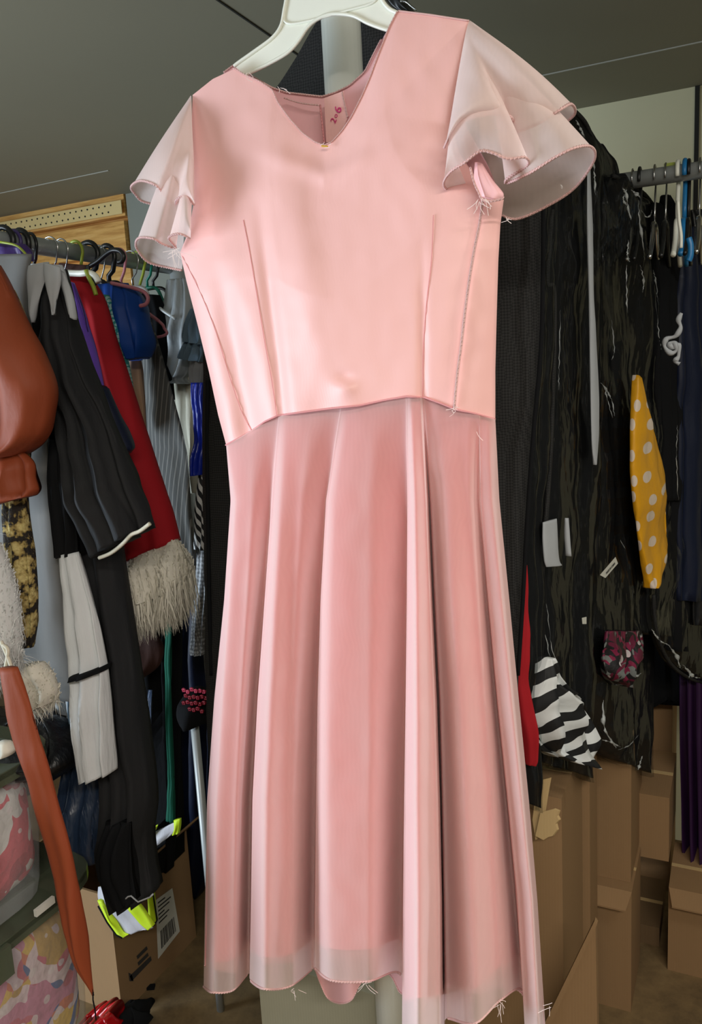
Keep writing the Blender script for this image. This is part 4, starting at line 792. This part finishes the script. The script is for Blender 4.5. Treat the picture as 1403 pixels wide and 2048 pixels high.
inside('striped_costume', 'tangled bold black and white striped costume at the bottom of a bag', 'costume', [(1068, 1312, 1078, 1310), (1060, 1360, 1110, 1370), (1056, 1410, 1156, 1395), (1060, 1450, 1162, 1440), (1075, 1490, 1162, 1490), (1110, 1515, 1150, 1524)], m2, .05, .02, C['bwz'], folds=3, amp=.6, wr=.03)
inside('folded_cuff', 'off-white and black folded cuff showing inside a bag', 'cuff', [(1085, 1045, 1112, 1037), (1085, 1080, 1113, 1080), (1088, 1120, 1116, 1118), (1092, 1134, 1122, 1130)], m2, .062, .006, C['pale_grey'], folds=1, amp=.05, nv=16, wr=.002)
inside('pale_trim', 'narrow white edge beside the off-white cuff inside a bag', 'costume', [(1130, 1036, 1135, 1036), (1131, 1080, 1136, 1080), (1134, 1112, 1137, 1112)], m2, .062, .004, C['pale_grey'], folds=1, nv=8, wr=.001)
inside('grey_strip', 'long narrow grey cloth strip running down a garment bag', 'strap', [(1174, 340, 1180, 340), (1174, 450, 1183, 450), (1178, 600, 1186, 600), (1180, 750, 1194, 750), (1182, 850, 1196, 850), (1184, 900, 1194, 900), (1188, 930, 1190, 930)], m2, .058, .004, C['pale_grey'], folds=1, wr=.002, amp=.05)
inside('red_costume', 'narrow bright red costume edge between dress and bags', 'costume', [(1046, 1130, 1052, 1130), (1040, 1250, 1052, 1250), (1036, 1350, 1050, 1350), (1040, 1430, 1058, 1430), (1050, 1500, 1064, 1500), (1054, 1530, 1062, 1528)], m1, .03, .010, C['red'], folds=1)
inside('magenta_costume', 'crumpled magenta and grey costume at the bottom of a bag', 'costume', [(1210, 1262, 1280, 1262), (1206, 1300, 1285, 1290), (1210, 1345, 1262, 1330), (1230, 1370, 1250, 1372)], m3, .055, .012, bundle('magenta_grey_print', [(96, 18, 50), (20, 20, 24), (110, 114, 112), (24, 22, 26), (120, 24, 60), (18, 18, 20)], 20), folds=3, amp=.5, wr=.02)
tg = [m3(x, y, .062) for x, y in ((1199, 1150), (1230, 1114), (1235, 1127), (1210, 1156))]
o = tag(MB().extrude(tg, Vector((0, .0012, 0))).build('care_label', C['paper'], None), 'white paper tag reading MADE IN CHINA hanging in the garment bag', 'tag')
xd = tg[0]-tg[1]; yd = tg[1]-tg[2]
text('MADE IN CHINA', .0072, sum(tg, Vector())/4-m3.n*.0018, -xd, yd, 'printed_text', C['ink'], o)
tag(MB().extrude([m3(x, y, .062) for x, y in ((1163, 1236), (1172, 1234), (1172, 1248), (1164, 1248))], Vector((0, .001, 0))).build('small_tag', C['paper'], None), 'tiny blank white tag low between two garment bags', 'tag')
# hooks carrying those bags and the black costumes on the right rail
def right_hanger(label, px, mat, wire=False, drop=.09, r=.0035, bar=None):
    a = at_y(px, 350, RY)
    return rail_hanger(label, RY, mat, wire, (.10, .10), 0, drop, r, 'hangers on the right rail', (a.x, RY), RZ, 1, .0165, bar)
RH = []
for px, lb, mk, w, r in ((1265, 'thin wire hook, leftmost on the right rail', 'wire', True, .003), (1279, 'dark hook left of the wire hooks on the right rail', 'black_plastic', False, .0032), (1309, 'thin wire hook over a black costume on the right rail', 'wire', True, .004), (1331, 'wire hook with a triangular black strap on the right rail', 'black_plastic', True, .004),
        (1355, 'white plastic hanger on the right rail', 'white_plastic', False, .0042), (1369, 'bright blue plastic hanger on the right rail', 'blue_plastic', False, .0046), (1377, 'black hanger with an aqua collar beside the blue one', 'black_plastic', False, .0036), (1399, 'wire hook, rightmost on the right rail', 'wire', True, .004)):
    RH.append(right_hanger(lb, px, M.get(mk) or C.get(mk), w, .09, r))
tag(MB().box(*(lambda a: (a.x-.010, a.x+.010, a.y-.004, a.y+.004, a.z-.007, a.z+.007))(at_y(1338, 334, RY))).build('size_marker', C['lime'], None), 'small lime size marker clipped on top of the right rail', 'size marker')
sweep([at_y(x, y, 1.6) for x, y in cr([(1376, 476), (1380, 490), (1380, 510), (1376, 522)], 14)], .0055, 8).build('loop', C['blue_plastic'], RH[5], True)
sweep([at_y(x, y, 1.66) for x, y in cr([(1355, 400), (1357, 440), (1361, 470), (1361, 496)], 14)], .0032, 8).build('arm_end', M['white_plastic'], RH[4], True)
for k, (lb, x0, d0, rows, mt) in enumerate((
    ('black costume hanging first on the right rail', 1318, 1.7, [(1306, 405, 1322, 412), (1300, 440, 1335, 450), (1300, 600, 1345, 600), (1305, 800, 1350, 800), (1310, 1000, 1352, 1000)], M['black_soft']),
    ('black strappy costume under the wire hooks', 1335, 1.74, [(1324, 390, 1336, 392), (1318, 430, 1352, 428), (1316, 520, 1362, 520), (1316, 800, 1370, 800), (1320, 1150, 1370, 1150), (1330, 1300, 1370, 1300)], M['black_soft']),
    ('navy black costume under the blue hanger', 1375, 1.76, [(1366, 455, 1390, 455), (1352, 520, 1400, 520), (1350, 700, 1420, 700), (1350, 900, 1430, 900), (1350, 1200, 1430, 1200)], C['navy']),
    ('glossy black costume at the right edge of the rail', 1400, 1.8, [(1380, 420, 1410, 420), (1384, 470, 1440, 470), (1384, 700, 1450, 700), (1384, 1000, 1450, 1000), (1384, 1250, 1450, 1250)], M['black_shiny']))):
    lofted('black_costume', lb, 'costume', rows, PV(x0-60, d0, x0+60, d0+.14), .016, mt, folds=3, amp=.3)
o = tag(sweep([at_y(x, y, 1.53) for x, y in cr([(1362, 626), (1356, 640), (1360, 655), (1350, 672), (1332, 678), (1328, 692), (1340, 706), (1352, 700), (1348, 686), (1338, 688), (1346, 696), (1356, 690), (1356, 712), (1350, 722), (1358, 728)], 80)], lambda t: .0030+.0022*math.sin(t*26)**2, 6).build('lace_trim', C['pale_grey'], None, True), 'silvery curled lace motif on the black costume at right', 'lace trim')
lofted('purple_curtain', 'dark purple shiny cloth hanging low at the right edge', 'cloth', [(1360, 1180, 1440, 1180), (1358, 1400, 1440, 1400), (1362, 1600, 1440, 1600), (1364, 1740, 1440, 1740)], PY(2.2), .05, C['purple_dark'], folds=5, amp=.5)
lofted('black_cloth', 'wide black cloth hanging behind the garment bags', 'cloth', [(1000, 440, 1330, 440), (1000, 800, 1360, 800), (1000, 1150, 1380, 1150), (1010, 1400, 1400, 1400)], PY(2.25), .04, M['black_soft'], folds=7, amp=.4)
o = thing('coat_hanger', at_y(810, 10, 1.25), 'dark wire-hooked hanger peeking above the right shoulder of the dress', 'hanger')
sweep([at_y(x, y, 1.25) for x, y in cr([(800, 2), (812, 4), (824, 14), (833, 20)], 12)], .0016, 6).build('hook', M['wire'], o, True)
loft('arms', [(756, -30, 800, -30), (768, -5, 815, 2), (782, 14, 826, 20), (800, 26, 835, 28)], PY(1.28), .012, M['black_plastic'], o, folds=1, nv=12)
# ---------------------------------------------------------------- cartons on the right
def carton(label, py_, x0px, x1px, toppx, depth, mat='card', z0=0.0, rot=0, w=None, flaps=()):
    a = at_y(x0px, toppx, py_); b = at_y(x1px, toppx, py_); z1 = (a.z+b.z)/2
    xa, xb = (a.x if w is None else b.x-w), b.x
    t = thing('cardboard_box', ((xa+xb)/2, py_+depth/2, z0), label, 'box')
    pv = Vector((xb, py_, 0))
    mb = MB().box(xa, xb, py_, py_+depth, z0, z1, rot, pv); mb.build('carton', M[mat], t)
    R = Matrix.Rotation(rot, 3, 'Z')
    for kind in flaps:
        if kind == 'front': P = [(xa, py_, z1), (xb, py_, z1), (xb-.01, py_-.035, z1-.028), (xa+.01, py_-.035, z1-.028)]
        if kind == 'side': P = [(xb, py_, z1), (xb, py_+depth, z1), (xb+.05, py_+depth-.02, z1+.02), (xb+.05, py_+.02, z1+.015)]
        if kind == 'sideup': P = [(xb, py_, z1), (xb, py_+depth, z1), (xb+.015, py_+depth-.02, z1+.11), (xb+.015, py_+.02, z1+.11)]
        P = [R@(Vector(p)-pv)+pv for p in P]
        MB().extrude(P, Vector((.001, 0, .004))).build('flap', M['card'], t)
    MB().box(xa, xb, py_+depth*.47, py_+depth*.53, z1, z1+.0008, rot, pv).build('packing_tape', M['card_lt'], t)
    return t
carton('tall brown carton right beside the dress skirt', 1.42, 1040, 1122, 1590, .22, w=.34, flaps=())
carton('tall carton behind and right of the one beside the skirt', 1.66, 1120, 1178, 1500, .10, w=.3, mat='card')
carton('narrow tall carton standing upright under the garment bags', 1.84, 1170, 1262, 1470, .24, z0=at_y(1200, 1775, 1.84).z+.03, w=.3)
carton('lower carton with a folded front flap under the upright one', 1.80, 1180, 1262, 1778, .20, w=.34, flaps=('front',))
carton('tall thin carton with a taped top standing at the back', 2.02, 1262, 1338, 1590, .26, z0=.28, w=.18, flaps=())
carton('plain carton under the thin taped carton', 2.06, 1262, 1318, 1850, .22, w=.2, mat='card_in')
carton('wide closed carton at the lower right corner', 1.98, 1336, 1460, 1790, .22, w=None, flaps=('front',))
carton('tall carton standing at the back under the shiny bag', 2.32, 1262, 1345, 1340, .2, w=.3, z0=0)
a = at_y(1185, 1850, 1.30); b = at_y(1090, 2048, 1.30)
o = thing('cardboard_box', at_y(1140, 2100, 1.32), 'leaning cardboard carton with a slanting top edge in front', 'box')
pl = [at_y(x, y, 1.30) for x, y in ((1190, 1846), (1196, 2200), (1010, 2250), (1000, 2200), (1094, 2044))]
MB().extrude(pl, Vector((0, .02, 0))).build('carton', M['card'], o)
MB().extrude([at_y(x, y, 1.285) for x, y in ((1188, 1842), (1193, 1850), (1098, 2054), (1088, 2048))], Vector((0, .012, 0))).build('folded_edge', M['card'], o)
o = thing('torn_carton_flap', at_y(1090, 1680, 1.36), 'torn pale cardboard flap sticking out beside the dress', 'cardboard flap')
tp = [(1074, 1562), (1098, 1556), (1092, 1590), (1084, 1640), (1070, 1680), (1064, 1640)]
MB().extrude([at_y(x, y, 1.38) for x, y in tp], Vector((.003, .004, 0))).build('upright_piece', M['card_lt'], o)
tp = [(1080, 1625), (1106, 1618), (1116, 1622), (1113, 1632), (1117, 1640), (1110, 1648), (1113, 1660), (1104, 1672), (1096, 1674), (1086, 1680), (1070, 1672)]
MB().extrude([at_y(x, y, 1.37) for x, y in tp], Vector((.003, .004, 0))).build('torn_piece', M['card_lt'], o)
# pale carton and floor things below the hem
carton('pale grey-green carton standing under the dress hem', 1.12, 516, 745, 1952, .30, mat='card_gr')
# highlights on the clear covers, painted in as pale tubes along folds
def glint_mat():
    m = N('painted_vinyl_glint'); m.set(Base_Color=srgb(222, 228, 228), Roughness=.12, Alpha=m.math('ADD', m.math('MULTIPLY', m.noise(60, 3), 1.1), -.05))
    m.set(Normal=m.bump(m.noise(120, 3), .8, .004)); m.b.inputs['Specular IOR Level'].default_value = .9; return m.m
CM = glint_mat()
def crease_glints(bagobj, mp, off, paths):
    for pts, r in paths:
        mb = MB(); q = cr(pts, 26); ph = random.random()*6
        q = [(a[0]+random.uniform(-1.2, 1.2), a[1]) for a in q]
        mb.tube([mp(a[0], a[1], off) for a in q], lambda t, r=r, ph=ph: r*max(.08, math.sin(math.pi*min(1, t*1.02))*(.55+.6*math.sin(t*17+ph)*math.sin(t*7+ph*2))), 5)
        mb.build('vinyl_crease_glint', CM, bagobj, True)
crease_glints(b2, m2, .042, [([(1094, 412), (1098, 440), (1102, 470), (1104, 500)], .0042), ([(1098, 410), (1096, 440), (1100, 466)], .0022), ([(1151, 240), (1160, 256), (1168, 274)], .003), ([(1120, 620), (1118, 720), (1116, 780)], .0010), ([(1186, 322), (1188, 350), (1190, 390)], .003), ([(1090, 1180), (1102, 1290), (1120, 1340)], .001), ([(1085, 1240), (1100, 1320), (1112, 1370)], .001)])
crease_glints(b3, m3, .044, [([(1200, 765), (1212, 780), (1222, 800), (1228, 832)], .0028), ([(1208, 770), (1214, 800), (1224, 836)], .0018), ([(1240, 1080), (1256, 1110), (1262, 1140), (1266, 1200)], .0024), ([(1206, 1400), (1206, 1440), (1212, 1466), (1232, 1496)], .0055), ([(1204, 1480), (1220, 1484), (1240, 1494)], .0035), ([(1262, 1340), (1270, 1352), (1282, 1346)], .003), ([(1284, 1512), (1278, 1530), (1276, 1540)], .0045), ([(1222, 640), (1228, 700), (1222, 720)], .0014), ([(1235, 1500), (1258, 1490), (1276, 1470)], .0015)])
crease_glints(b4, m4, .046, [([(1244, 376), (1252, 390), (1256, 420), (1262, 440)], .0040), ([(1252, 378), (1246, 400), (1258, 415)], .0022), ([(1262, 380), (1272, 388), (1280, 396)], .0040), ([(1276, 400), (1278, 440), (1284, 480), (1288, 520)], .0030), ([(1282, 420), (1292, 434), (1300, 430), (1303, 420)], .0020), ([(1256, 480), (1254, 510), (1258, 524)], .0028), ([(1252, 530), (1252, 580), (1254, 625)], .0022), ([(1280, 530), (1286, 560), (1284, 585)], .0026), ([(1305, 540), (1310, 560), (1316, 610)], .0018), ([(1310, 600), (1318, 680), (1322, 700)], .0010), ([(1330, 840), (1342, 900), (1350, 960), (1354, 1040)], .0016), ([(1290, 1030), (1288, 1050), (1292, 1062)], .0045)])
crease_glints(b5, m5, .046, [([(1302, 1258), (1318, 1280), (1336, 1290)], .0030), ([(1336, 1290), (1352, 1312), (1360, 1336)], .0050), ([(1366, 1330), (1384, 1352), (1400, 1356)], .0050), ([(1372, 1336), (1380, 1346), (1376, 1356)], .0030), ([(1354, 850), (1352, 920), (1356, 1000)], .0012)])
